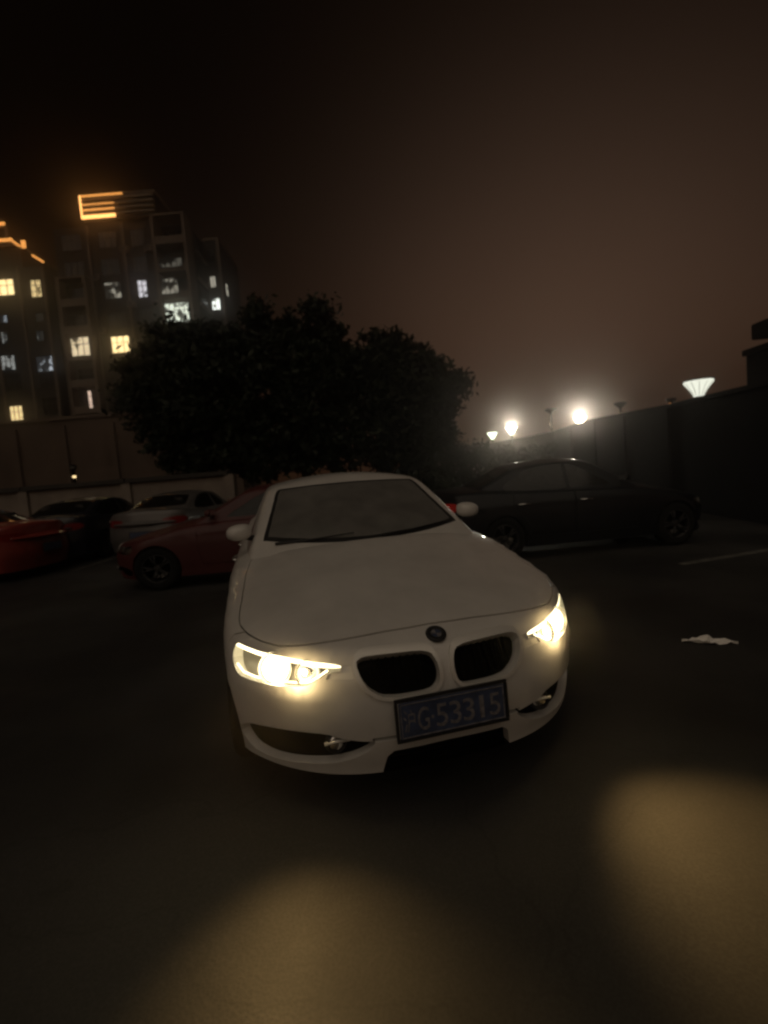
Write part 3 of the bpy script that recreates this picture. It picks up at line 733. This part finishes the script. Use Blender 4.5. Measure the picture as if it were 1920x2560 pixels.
# ------------------------------------------------------------------ tall dark wall receding on the right
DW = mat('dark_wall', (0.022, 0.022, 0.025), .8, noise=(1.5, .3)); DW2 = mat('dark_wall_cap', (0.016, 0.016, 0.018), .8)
pts = [(6.55, 7.6, 2.32), (7.30, 12.0, 2.46), (7.85, 15.2, 2.62), (8.35, 18.4, 2.78), (8.75, 21.7, 2.82), (9.1, 25.0, 2.84), (9.15, 28.6, 2.9), (9.1, 32.3, 3.0), (9.0, 36.2, 3.1), (8.85, 40.0, 3.2)]
dw = empty('dark_perimeter_wall', (7.3, 12.0, 0)); tag(dw, 'long dark wall receding behind the black saloon on the right', 'wall')
for i in range(len(pts)-1):
    (x0, y0, z0), (x1, y1, z1) = pts[i], pts[i+1]; dx, dy = x1-x0, y1-y0; L = math.hypot(dx, dy); nx, ny = dy/L*.11, -dx/L*.11
    o_ = (7.3, 12.0)
    V = [(x+sx*nx-o_[0], y+sx*ny-o_[1], z) for x, y, zt in ((x0, y0, z0), (x1, y1, z1)) for sx in (-1, 1) for z in (0, zt)]
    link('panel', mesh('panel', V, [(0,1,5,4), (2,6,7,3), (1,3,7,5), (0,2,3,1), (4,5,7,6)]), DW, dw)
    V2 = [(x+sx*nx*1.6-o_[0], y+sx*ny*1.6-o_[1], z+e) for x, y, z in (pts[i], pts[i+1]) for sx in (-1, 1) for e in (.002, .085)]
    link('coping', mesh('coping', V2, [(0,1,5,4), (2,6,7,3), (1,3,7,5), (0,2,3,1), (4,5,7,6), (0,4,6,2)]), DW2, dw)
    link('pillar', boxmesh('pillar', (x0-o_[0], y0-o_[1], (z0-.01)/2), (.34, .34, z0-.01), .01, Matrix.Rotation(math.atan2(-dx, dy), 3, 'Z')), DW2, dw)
# gate house at the right edge
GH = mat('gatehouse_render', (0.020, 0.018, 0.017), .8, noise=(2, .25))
gh = empty('gatehouse', (9.62, 9.9, 0)); tag(gh, 'dark flat roofed gatehouse at the right edge above the wall', 'building')
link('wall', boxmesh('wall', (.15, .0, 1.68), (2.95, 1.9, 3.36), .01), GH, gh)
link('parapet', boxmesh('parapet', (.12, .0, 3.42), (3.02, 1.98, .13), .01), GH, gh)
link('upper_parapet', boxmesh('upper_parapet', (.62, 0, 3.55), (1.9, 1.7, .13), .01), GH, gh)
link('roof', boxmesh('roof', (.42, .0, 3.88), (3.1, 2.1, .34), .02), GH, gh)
for x in (-.05, 1.6):
    for y in (-.75, .75): link('column', boxmesh('column', (x, y, 3.66), (.16, .16, .10)), GH, gh)
gw = link('window', boxmesh('window', (-1.34, -.2, 1.6), (.04, 1.0, 1.0), .005), BLK, gh); link('pane', boxmesh('pane', (-1.365, -.2, 1.6), (.012, .88, .88)), DGLASS, gw)

# ------------------------------------------------------------------ street lamps
SHADE = emis('lamp_shade_lit', (.98, 1.0, .84), 1.0)
SHADEB = emis('lamp_shade_bright', (1.0, .92, .68), 30.0)
SHADES = emis('lamp_shade_far', (.92, 1.0, .72), 5.0)
DIMW = emis('small_lamp_dim', (1.0, .80, .55), .7); ORG = emis('small_lamp_orange', (1.0, .42, .14), .5)
POLE = mat('lamp_pole', (.03, .03, .03), .5, metal=.6); OFFSH = mat('lamp_shade_off', (.10, .10, .09), .4)
def lamp(loc, top, label, shade, rw=.40, h=.46, globes=(), light=0, group='street lamps beyond the dark wall'):
    o = empty('street_lamp', (loc[0], loc[1], 0)); tag(o, label, 'street lamp', group)
    zb = top - h
    link('pole', mesh('pole', *lathe([(.10,0),(.10,.25),(.05,.30),(.038,zb-.05),(.06,zb-.03),(.10,zb),(.0005,zb+.005)], 14), True), POLE, o)
    pr = [(.06, zb+.01), (.115, zb+.012)] + [(.115 + (rw-.115)*t**1.25, zb+.012+(h-.06)*t**.92) for t in np.linspace(.12, 1, 9)] + [(rw-.015, top), (rw*.55, top+.01), (.0005, top+.014)]
    sh = link('lamp_shade', mesh('lamp_shade', *lathe(pr, 24), True), shade, o)
    V, F = [], []
    for k in range(12):
        a_ = 2*math.pi*k/12; P0 = [((r_+.006)*math.cos(a_), (r_+.006)*math.sin(a_), z) for r_, z in pr[1:-3]]
        v, f = tube(P0, .006, 5); n0 = len(V); V += v; F += [tuple(i+n0 for i in q) for q in f]
    link('shade_ribs', mesh('shade_ribs', V, F), SATIN if shade in (SHADE,) else POLE, sh)
    link('lamp_cap', mesh('lamp_cap', *lathe([(rw+.012, top-.012), (rw+.012, top+.012), (rw*.9, top+.024), (.0005, top+.04)], 24)), POLE, o)
    if light:      # the lit lamp's point light, set above the closed cap for its haze halo
        L = bpy.data.lights.new('street_lamp_light', 'POINT'); L.energy = light; L.color = (1.0, .94, .78); L.shadow_soft_size = .12
        lo = bpy.data.objects.new('street_lamp_light', L); COL.objects.link(lo); lo.parent = o; lo.location = (0, 0, top + .20)
    for (dx, z, r_, M) in globes:
        bm = bmesh.new(); bmesh.ops.create_icosphere(bm, subdivisions=2, radius=r_, matrix=Matrix.Translation((dx, 0, z))); link('globe', bmdone('globe', bm, True), M, o)
        link('globe_arm', mesh('globe_arm', *tube([(0, 0, z-.1), (dx, 0, z-r_)], .012, 5)), POLE, o)
    return o
lamp((8.12, 12.2), 3.10, 'large lit inverted cone street lamp nearest, beside the gatehouse', SHADE, .33, .40)
lamp((12.56, 30), 3.98, 'dazzling street lamp, the right one of the two brightest', SHADEB, .36, .46, light=430)
lamp((8.84, 32), 3.86, 'dazzling street lamp, the left one of the two brightest', SHADEB, .32, .44, light=330)
lamp((8.98, 38), 4.02, 'small lit cone street lamp next to the tree crown edge', SHADES, .40, .52)
lamp((10.78, 30), 4.60, 'unlit street lamp standing between the two brightest lamps', OFFSH, .36, .22, ((-.08, 3.70, .07, DIMW), (.07, 3.52, .06, DIMW), (.02, 3.30, .05, DIMW)))
lamp((12.07, 24), 3.99, 'unlit street lamp right of the brightest lamps, one dim globe under it', OFFSH, .28, .22, ((-.03, 3.48, .06, DIMW),))
lamp((12.17, 20), 3.55, 'dim street lamp with an orange glint just above the wall top', OFFSH, .18, .14, ((-.05, 3.36, .05, ORG), (.06, 3.30, .04, ORG)))
lamp((6.30, 40), 4.30, 'faint street lamp seen low against the right tree edge', OFFSH, .25, .2, ((.0, 3.88, .10, DIMW),))
lamp((-10.13, 16), 2.50, 'tiny warm lamp on the far left above the low wall', OFFSH, .10, .10, ((0, 2.14, .055, emis('small_lamp_warm', (1, .72, .35), 2.0)),), group='lamps behind the low wall')
lamp((-6.41, 24), 3.10, 'pale lamp glimmering under the tree crowns behind the low wall', OFFSH, .10, .10, ((0, 2.86, .10, emis('pale_lamp', (1, .9, .75), .25)), (.22, 2.86, .07, emis('pale_lamp_b', (1, .9, .75), .12))), group='lamps behind the low wall')
lamp((-8.73, 24), 2.90, 'wide pale lamp under the left tree crown behind the low wall', OFFSH, .12, .10, ((-.05, 2.68, .07, emis('pale_lamp_c', (1, .9, .75), .22)), (.06, 2.68, .07, emis('pale_lamp_d', (1, .9, .75), .2))), group='lamps behind the low wall')
lamp((-.99, 24), 3.05, 'faint lamp between the trunks right above the sedan roof', OFFSH, .10, .10, ((0, 2.82, .09, emis('pale_lamp_e', (1, .9, .75), .12)),), group='lamps behind the low wall')

# ------------------------------------------------------------------ trees
BARK = mat('bark', (.045, .035, .026), .9, noise=(6, .4), bump=(18, .6, .03))
def leafmat(n, c):
    M = mat(n, c, .6, spec=.3); t = M.node_tree; b = t.nodes['Principled BSDF']
    oi = N(t, 'ShaderNodeTexCoord'); nn = N(t, 'ShaderNodeTexNoise'); t.links.new(oi.outputs['Object'], nn.inputs[0]); nn.inputs['Scale'].default_value = 1.1; nn.inputs['Detail'].default_value = 4
    r_ = N(t, 'ShaderNodeMapRange'); t.links.new(nn.outputs['Fac'], r_.inputs[0]); r_.inputs[1].default_value = .3; r_.inputs[2].default_value = .7; r_.inputs[3].default_value = .55; r_.inputs[4].default_value = 1.5
    mm = N(t, 'ShaderNodeMix', data_type='RGBA', blend_type='MULTIPLY', clamp_result=False); mm.inputs[0].default_value = 1; mm.inputs[6].default_value = (*c, 1); t.links.new(r_.outputs[0], mm.inputs[7]); t.links.new(mm.outputs[2], b.inputs['Base Color'])
    return M
LEAF = leafmat('leaves', (.022, .031, .016))
def crown_mesh(lobes, n, size):
    V, F = [], []
    vol = np.array([l[3]**2.2 for l in lobes]); vol /= vol.sum()
    for (x, y, z, r_), k in zip(lobes, (vol*n).astype(int)):
        nc = max(6, int(k/26))
        for _ in range(nc):                     # twigs' worth of leaves in clumps near the lobe's surface
            d = rng.normal(size=3); d /= np.linalg.norm(d); rad = r_*(.40 + .52*rng.random()**.6) * (1 + .12*math.sin(5*d[0]+3*d[2]+x))
            c = np.array((x, y, z)) + d*rad*np.array((1, 1, .9)); cs = .10 + .16*rng.random()
            for _ in range(int(26)):
                p = c + rng.normal(size=3)*cs*np.array((1, 1, .75)); a_ = rng.normal(size=3); a_ /= np.linalg.norm(a_); b_ = np.cross(a_, rng.normal(size=3)); b_ /= np.linalg.norm(b_)
                s_ = size*(.6+.8*rng.random()); i = len(V)
                V += [p-a_*s_, p+b_*s_*.45, p+a_*s_, p-b_*s_*.45]; F.append((i, i+1, i+2, i+3))
    return mesh('crown', V, F)
def tree(loc, lobes, label, n=9000, size=.15, hgt=2.6, r0=.17, group='trees behind the low wall', M=None, name='broadleaf_tree'):
    o = empty(name, (loc[0], loc[1], 0)); tag(o, label, 'tree', group)
    L = [(x-loc[0], y-loc[1], z, r_) for x, y, z, r_ in lobes]
    vf = [tube([(0, 0, -.1), (.05, .02, hgt*.35), (-.04, .05, hgt*.7), (.03, 0, hgt)], [r0*1.25, r0, r0*.85, r0*.7], 10)]
    for (x, y, z, r_) in L:
        mid = (x*.45, y*.45, hgt + (z-hgt)*.45 - .1); vf.append(tube([(0, 0, hgt*.9), mid, (x, y, z)], [r0*.5, r0*.3, r0*.1], 6))
    link('trunk', mesh('trunk', *merge(*vf), True), BARK, o)
    link('crown', crown_mesh(L, n, size), M or LEAF, o); return o
tree((-8.0, 20.3), [(-8.1,20,7.35,1.15),(-6.9,20.3,7.55,.95),(-6.1,20.2,7.3,1.0),(-9.2,20,6.3,1.1),(-9.7,20.2,5.2,1.0),(-8.2,20,5.9,1.6),(-8.9,20.1,4.0,1.1),(-7.4,20,4.3,1.6),(-6.4,20,5.9,1.5),(-8.3,20.2,3.1,1.0),(-6.6,19.8,3.0,1.2),(-7.4,20.2,2.5,1.0),(-5.6,20.2,3.6,1.2),(-5.6,20.0,2.4,.9),(-7.4,20.2,6.4,1.2)], 'wide dark tree on the left of the clump, before the apartment block', 24700)
tree((-3.2, 20.6), [(-4.35,20.4,8.15,.85),(-2.2,20.5,7.85,1.15),(-3.1,20.6,7.6,.9),(-5.0,20.4,7.2,1.1),(-1.5,20.4,6.9,1.0),(-3.6,20.5,6.5,1.6),(-1.6,20.5,5.6,1.5),(-4.6,20.4,5.4,1.6),(-2.8,20.3,4.6,1.8),(-4.4,20.3,3.3,1.3),(-1.8,20.3,3.3,1.4),(-.7,20.5,6.2,.8),(-3.2,20.3,2.5,1.1),(-4.6,20.3,2.3,.9),(-1.6,20.3,2.4,1.0),(-2.6,20.4,6.0,1.2),(-3.0,20.4,3.4,1.2)], 'tallest dark tree in the middle of the clump, two rounded tops', 26600)
tree((1.6, 21.0), [(.25,20.7,7.05,.55),(1.05,20.7,6.95,.55),(.5,20.6,6.2,1.0),(1.7,20.6,6.1,.85),(2.5,20.6,5.5,.75),(3.45,20.6,5.05,.62),(3.0,20.5,4.7,.8),(1.4,20.6,5.0,1.5),(.2,20.5,4.6,1.4),(2.4,20.5,3.9,1.0),(1.2,20.4,3.3,1.3),(2.6,20.5,3.0,.75),(0,20.4,3.0,1.2),(.3,20.4,2.3,.9),(1.6,20.4,2.3,.9),(.8,20.5,4.0,1.2),(-.2,20.5,5.6,.9)], 'ragged dark tree at the right end of the clump, crown jutting right', 22800)
tree((3.6, 26), [(3.5,26,2.6,.9),(4.4,26,2.2,.8),(5.2,26,2.0,.8),(2.6,26,2.4,.9)], 'low dark shrub under the ragged right tree', 4000, .10, .8, .07, name='shrub')
tree((.95, 9.75), [(.85,9.75,1.0,.38),(1.15,9.8,.85,.35),(.65,9.75,.8,.35)], 'small dark shrub just right of the sedan roof', 2200, .06, .5, .04, name='shrub')

hg = empty('hedge', (5.0, 24.5, 0)); tag(hg, 'dark clipped hedge under the far street lamps behind the black saloon', 'hedge')
link('foliage', crown_mesh([(x, rng.normal()*.15, z, .62) for x in np.arange(-4.2, 3.6, .55) for z in (.45, 1.1, 1.75)], 14000, .10), LEAF, hg)
link('stem', mesh('stem', *merge(*[tube([(x, 0, 0), (x+.05, 0, .5), (x, .05, 1.2)], [.05, .04, .02], 6) for x in np.arange(-4.2, 3.6, 1.1)])), BARK, hg)

# ------------------------------------------------------------------ apartment block
FAC = mat('facade_dark', (0.030, 0.023, 0.018), .85, noise=(.5, .2)); FACL = mat('facade_light_trim', (0.19, 0.145, 0.110), .85, noise=(.8, .2))
WFR = mat('window_frame', (0.02, 0.018, 0.016), .6); OFFGL = mat('window_glass_off', (0.006, 0.006, 0.007), .12)
def litmat(n, col, s, patch_=.5, sc=1.1, off=0.0):
    M = bpy.data.materials.new(n); M.use_nodes = True; t = M.node_tree; t.nodes.clear()
    o = N(t, 'ShaderNodeTexCoord'); mp = N(t, 'ShaderNodeMapping'); t.links.new(o.outputs['Object'], mp.inputs[0]); mp.inputs['Location'].default_value = (off, off*2.3, off*1.7)
    v = N(t, 'ShaderNodeTexNoise'); t.links.new(mp.outputs[0], v.inputs[0]); v.inputs['Scale'].default_value = sc; v.inputs['Detail'].default_value = 2.5
    r_ = N(t, 'ShaderNodeMapRange', interpolation_type='SMOOTHSTEP'); t.links.new(v.outputs['Fac'], r_.inputs[0]); r_.inputs[1].default_value = patch_-.05; r_.inputs[2].default_value = patch_+.05; r_.inputs[3].default_value = .04; r_.inputs[4].default_value = 1
    e = N(t, 'ShaderNodeEmission'); e.inputs[0].default_value = (*col, 1); t.links.new(math_node(t, 'MULTIPLY', r_.outputs[0], s*1.55), e.inputs[1])
    u = N(t, 'ShaderNodeOutputMaterial'); t.links.new(e.outputs[0], u.inputs[0]); return M
WARM = (1.0, .74, .34); COOL = (.92, .95, .90); NEUT = (1.0, .92, .74)
def window(par, x0, x1, z0, z1, y, M, nx=2, nz=1, axis='x'):
    """frame, mullions and panes set proud of the facade; axis 'y' faces +x"""
    W_, H_ = x1-x0, z1-z0; bm = bmesh.new(); t = .07
    def bx(c, s_): box(bm, c, s_)
    bx((0, 0, H_/2-t/2), (W_, .12, t)); bx((0, 0, -H_/2+t/2), (W_, .12, t)); bx((-W_/2+t/2, 0, 0), (t, .12, H_-2*t)); bx((W_/2-t/2, 0, 0), (t, .12, H_-2*t))
    f = link('window', bmdone('window', bm), WFR, par)
    bm = bmesh.new()
    for i in range(1, nx): box(bm, (-W_/2 + W_*i/nx, 0, 0), (.06, .08, H_-2*t))
    for i in range(1, nz+1):
        if nz > 0: box(bm, (0, -.004, -H_/2 + H_*(.62 if nz == 1 else i/(nz+1))), (W_-2*t, .07, .05))
    if nx > 1 or nz: link('mullion', bmdone('mullion', bm), WFR, f)
    link('pane', boxmesh('pane', (0, .03, 0), (W_-2*t, .02, H_-2*t)), M, f)
    if axis == 'x': f.location = ((x0+x1)/2, y, (z0+z1)/2)
    else: f.location = (y, (x0+x1)/2, (z0+z1)/2); f.rotation_euler = (0, 0, R(90))
    return f
ab_ = empty('apartment_block', (-26, 55, 0)); tag(ab_, 'tall dark apartment block with orange lit roof louvres and scattered lit windows', 'building')
X0, Y0 = -26, 55
def bb(n, x0, x1, y0, y1, z0, z1, M=FAC, par=ab_): return link(n, boxmesh(n, ((x0+x1)/2-X0, (y0+y1)/2-Y0, (z0+z1)/2), (x1-x0, y1-y0, z1-z0)), M, par)
bb('wall', -33.9, -22.62, 55.3, 70, 0, 31.2); bb('wall', -22.6, -19.05, 56.2, 72, 0, 30.7); bb('wall', -19.0, -17.3, 60, 68, 0, 31.0)
bb('roof_tower', -30.7, -22.6, 56, 64, 31.22, 34.55)
bb('roof_slab', -31.0, -22.4, 55.7, 64.3, 34.56, 34.8, FACL)
FL = [12.25, 15.15, 18.05, 20.95, 23.85, 26.7, 29.6]
# balcony columns: floors, fins, windows behind
def column(x0, x1, zs, side_fin=False, top=None):
    for z in zs:
        bb('balcony_slab', x0, x1, 54.1, 55.28 if x0 < -30 else 56.18, z-1.42, z-1.18, FACL)
        bb('balcony_parapet', x0+.3, x1-.3, 54.12, 54.24, z-1.17, z-.62, FACL)
    for x in (x0, x1-.28): bb('fin', x-.004, x+.284, 54.05, 55.27 if x0 < -30 else 56.17, zs[0]-1.6, zs[-1]+1.5 if top is None else top, FACL)
    bb('balcony_slab', x0-.05, x1+.05, 54.0, 55.26 if x0 < -30 else 56.16, (zs[-1]+1.5 if top is None else top)+.002, (zs[-1]+1.7 if top is None else top+.2), FACL)
column(-33.55, -30.35, FL[0:5]); column(-22.62, -19.0, FL[2:7])
for z in FL[1:7]:   # side balconies of the corner column, receding
    bb('side_slab', -19.0, -18.7, 56.4, 59.9, z-1.42, z-1.2, FACL)
for x in (-30.25, -26.4): bb('pilaster', x, x+.25, 55.05, 55.28, 10, 31.2, FACL)
lit = [  # x0, x1, z0, z1, colour, strength, hidden share, bars
 (-28.95,-26.85,17.35,19.25,WARM,1.5,.30,3,1), (-32.75,-30.65,17.0,19.1,(1,.80,.50),.75,.48,3,1), (-29.0,-27.1,23.3,25.1,NEUT,.28,.56,3,1), (-25.3,-24.2,23.15,25.1,(.95,.92,.98),.62,.42,2,2),
 (-31.6,-31.1,11.3,13.3,(1,.72,.55),.75,.40,1,2)]
litc = [(-22.2,-20.3,22.8,24.5,NEUT,.22,.52,4,1), (-22.1,-19.4,19.75,21.9,(.93,1,.82),.85,.45,5,1), (-22.1,-19.6,25.6,26.6,NEUT,.07,.5,4,0)]
for i, (x0, x1, z0, z1, c, s_, p_, nx, nz_) in enumerate(lit): window(ab_, x0-X0, x1-X0, z0, z1, (54.03 if x1 < -30.4 else 55.24)-Y0, litmat('lit_room', c, s_, p_, 1.1, i*3.7), nx, nz_)
for i, (x0, x1, z0, z1, c, s_, p_, nx, nz_) in enumerate(litc): window(ab_, x0-X0, x1-X0, z0, z1, 54.03-Y0, litmat('lit_room', c, s_, p_, 1.3, 40+i*3.1), nx, nz_)
used = [(a_, b_, (c_+d_)/2) for a_, b_, c_, d_, *_ in lit + litc]
def free(x, z): return all(not (a_-.9 < x < b_+.9 and abs(z-q) < 1.6) for a_, b_, q in used)
for z in FL:
    for x, w_ in ((-32.0, 2.2), (-28.0, 2.0), (-24.7, 1.5)):
        if free(x, z): window(ab_, x-w_/2-X0, x+w_/2-X0, z-.9, z+.9, 55.24-Y0, OFFGL, 3)
    if z > 17 and free(-20.8, z): window(ab_, -22.1-X0, -19.5-X0, z-.95, z+.95, 56.14-Y0, OFFGL, 4)
    window(ab_, 57.0-Y0, 59.2-Y0, z-.9, z+.9, -18.99-X0, OFFGL, 3, 1, 'y')
for x, z in ((-29.6, 19.9), (-26.2, 16.6), (-29.6, 25.6), (-23.4, 22.4), (-26.1, 22.5), (-23.5, 28.2), (-29.7, 13.8), (-26.2, 28.4)):
    ac = bb('air_conditioner', x-.42, x+.42, 54.86, 55.28, z-.3, z+.3, FACL); link('fan_grille', mesh('fan_grille', *[([(p[0]+x-X0-.1, p[1]+54.85-Y0, p[2]+z) for p in lathe([(.24,0),(.24,.006),(.05,.006)], 16, 'Y')[0]], lathe([(.24,0),(.24,.006),(.05,.006)], 16, 'Y')[1])][0]), WFR, ac)
# rear wing windows (front and side)
window(ab_, -18.7-X0, -17.95-X0, 25.5, 26.9, 59.94-Y0, litmat('lit_room', NEUT, .35, .38, 1.5, 9), 2, 0)
window(ab_, -18.75-X0, -17.7-X0, 22.85, 24.3, 59.94-Y0, litmat('lit_room', (.95, 1, .92), 1.5, .36, 1.1, 14), 2, 0)
window(ab_, 61.2-Y0, 62.2-Y0, 25.0, 26.6, -17.24-X0, litmat('lit_room', NEUT, .5, .4, 1.5, 19), 1, 0, 'y')
for z in (29.2, 20.5, 17.5): window(ab_, -18.7-X0, -17.8-X0, z-.7, z+.7, 59.94-Y0, OFFGL, 2)
bb('wing_coping', -19.02, -17.2, 59.9, 68.1, 31.02, 31.3, FACL)
bb('wing_fin', -17.5, -17.2, 59.88, 60.2, 18, 31.0, FACL)
# roof louvres with orange light strips
OLED = emis('orange_strip', (1.0, .46, .13), 3.6); OLED2 = emis('orange_strip_soft', (1.0, .40, .09), 1.5)
LOUV = mat('louvre_paint', (.42, .36, .28), .6)
lv = bb('louvre', -30.62, -22.7, 55.55, 55.95, 32.0, 32.06, FACL)
for z in (32.55, 33.10, 33.65, 34.2): bb('louvre', -30.62, -22.7, 55.55, 55.95, z, z+.12, LOUV)
for z, x1, s_, h_ in ((34.42, -25.9, OLED2, .18), (33.55, -26.95, OLED2, .10), (32.95, -26.95, OLED2, .16), (32.12, -26.9, OLED, .34)):
    bb('light_strip', -30.5, x1, 55.40, 55.50, z, z+h_, s_)
bb('light_strip', -30.66, -30.52, 55.40, 55.50, 32.12, 34.6, OLED)
bb('light_strip', -21.95, -21.8, 56.3, 56.6, 31.3, 32.3, emis('white_strip', (1, .9, .75), .10))
# left wing as a block of its own
ab2 = empty('apartment_block', (-41, 54, 0)); tag(ab2, 'dark apartment block cut off by the left edge with orange roof edge lights', 'building')
X1, Y1 = -41, 54
def b2(n, x0, x1, y0, y1, z0, z1, M=FAC): return link(n, boxmesh(n, ((x0+x1)/2-X1, (y0+y1)/2-Y1, (z0+z1)/2), (x1-x0, y1-y0, z1-z0)), M, ab2)
b2('wall', -52, -35.3, 55.2, 70, 0, 27.4); b2('roof_tower', -52, -38.2, 56, 66, 27.42, 30.0)
for x in (-41.6, -38.3, -35.6): b2('pilaster', x, x+.25, 54.98, 55.18, 8, 27.4, FACL)
b2('roof_slab', -52, -37.9, 55.6, 66, 30.02, 30.25, FACL)
for x0, x1, z0, z1, s_ in ((-41, -38.6, 30.45, 30.75, OLED2), (-37.66, -37.21, 29.6, 30.4, OLED2), (-40.5, -39.2, 32.2, 32.5, OLED2)):
    b2('light_strip', x0, x1, 55.42, 55.56, z0, z1, s_)
def slant(x0, z0, x1, z1):
    V, F = tube([(x0-X1, 55.5-Y1, z0), (x1-X1, 55.5-Y1, z1)], .13, 6); link('light_strip', mesh('light_strip', V, F), OLED2, ab2)
slant(-38.9, 30.7, -37.9, 29.85); slant(-36.6, 28.75, -35.5, 27.95)
b2('roof_rail', -52, -39.1, 55.6, 56, 32.0, 32.18, FACL); b2('roof_post', -39.4, -39.15, 55.62, 55.95, 30.26, 32.0, FACL)
lit2 = [(-41.2,-38.8,24.5,26.3,WARM,1.5,.30,3,1), (-37.05,-35.8,24.05,26.0,WARM,.75,.42,2,2), (-41.4,-39.8,16.4,18.1,COOL,.25,.46,3,1), (-37.5,-35.6,15.95,17.7,(.85,.92,1),.45,.56,3,1),
 (-37.1,-36.2,19.3,20.5,COOL,.40,.60,2,0), (-41.0,-40.3,19.3,20.7,COOL,.22,.46,2,0), (-41.0,-40.0,21.6,22.5,(.8,.9,1),.22,.5,2,0), (-41.2,-39.7,10.7,12.5,WARM,1.0,.36,3,1), (-36.9,-36.0,21.4,22.4,NEUT,.3,.62,2,0)]
for i, (x0, x1, z0, z1, c, s_, p_, nx, nz_) in enumerate(lit2): window(ab2, x0-X1, x1-X1, z0, z1, 55.14-Y1, litmat('lit_room', c, s_, p_, 1.2, 70+i*2.9), nx, nz_)
used = [(a_, b_, (c_+d_)/2) for a_, b_, c_, d_, *_ in lit2]
for z in FL[:5]:
    for x in (-45.5, -40.4, -36.5):
        if free(x, z): window(ab2, x-.9-X1, x+.9-X1, z-.9, z+.9, 55.14-Y1, OFFGL, 3)
# recess between the blocks: a stair tower with narrow lights
st = empty('stair_tower', (-34.6, 57, 0)); tag(st, 'dark recessed stair tower joining the two apartment blocks', 'building')
link('wall', boxmesh('wall', (0, 1.5, 13), (1.38, 4, 26)), FAC, st)
for z, s_ in ((19.6, .40), (16.9, .9), (13.9, 0), (22.6, 0)):
    window(st, -.38, .22, z-.65, z+.65, -.56, litmat('lit_stair', COOL, s_, .35, 1.5, z) if s_ else OFFGL, 1, 0)
# brown low building in front of the blocks
POD = mat('podium_render', (0.15, 0.105, 0.080), .85, noise=(.35, .3))
pd = empty('low_building', (-26, 42, 0)); tag(pd, 'long low brownish building below the apartment blocks', 'building')
link('wall', boxmesh('wall', (-6, 3, 4.15), (40, 6, 8.3)), POD, pd); link('parapet', boxmesh('parapet', (-6, 2.95, 8.45), (40.3, 6.3, .28)), POD, pd)
for i in range(9):
    x = -22 + i*4.2; link('buttress', boxmesh('buttress', (x, -.14, 3.9), (.5, .26, 7.8)), POD, pd)

# ------------------------------------------------------------------ night air
HZ = bpy.data.materials.new('night_haze'); HZ.use_nodes = True; t = HZ.node_tree; t.nodes.clear()
pv = N(t, 'ShaderNodeVolumePrincipled'); pv.inputs['Color'].default_value = (.92, .84, .78, 1); pv.inputs['Density'].default_value = .0075; pv.inputs['Anisotropy'].default_value = .95
o_ = N(t, 'ShaderNodeOutputMaterial'); t.links.new(pv.outputs[0], o_.inputs['Volume'])
hz = link('haze', boxmesh('haze', (0, 150, 18.2), (404, 404, 38.6)), HZ, None, 'stuff')
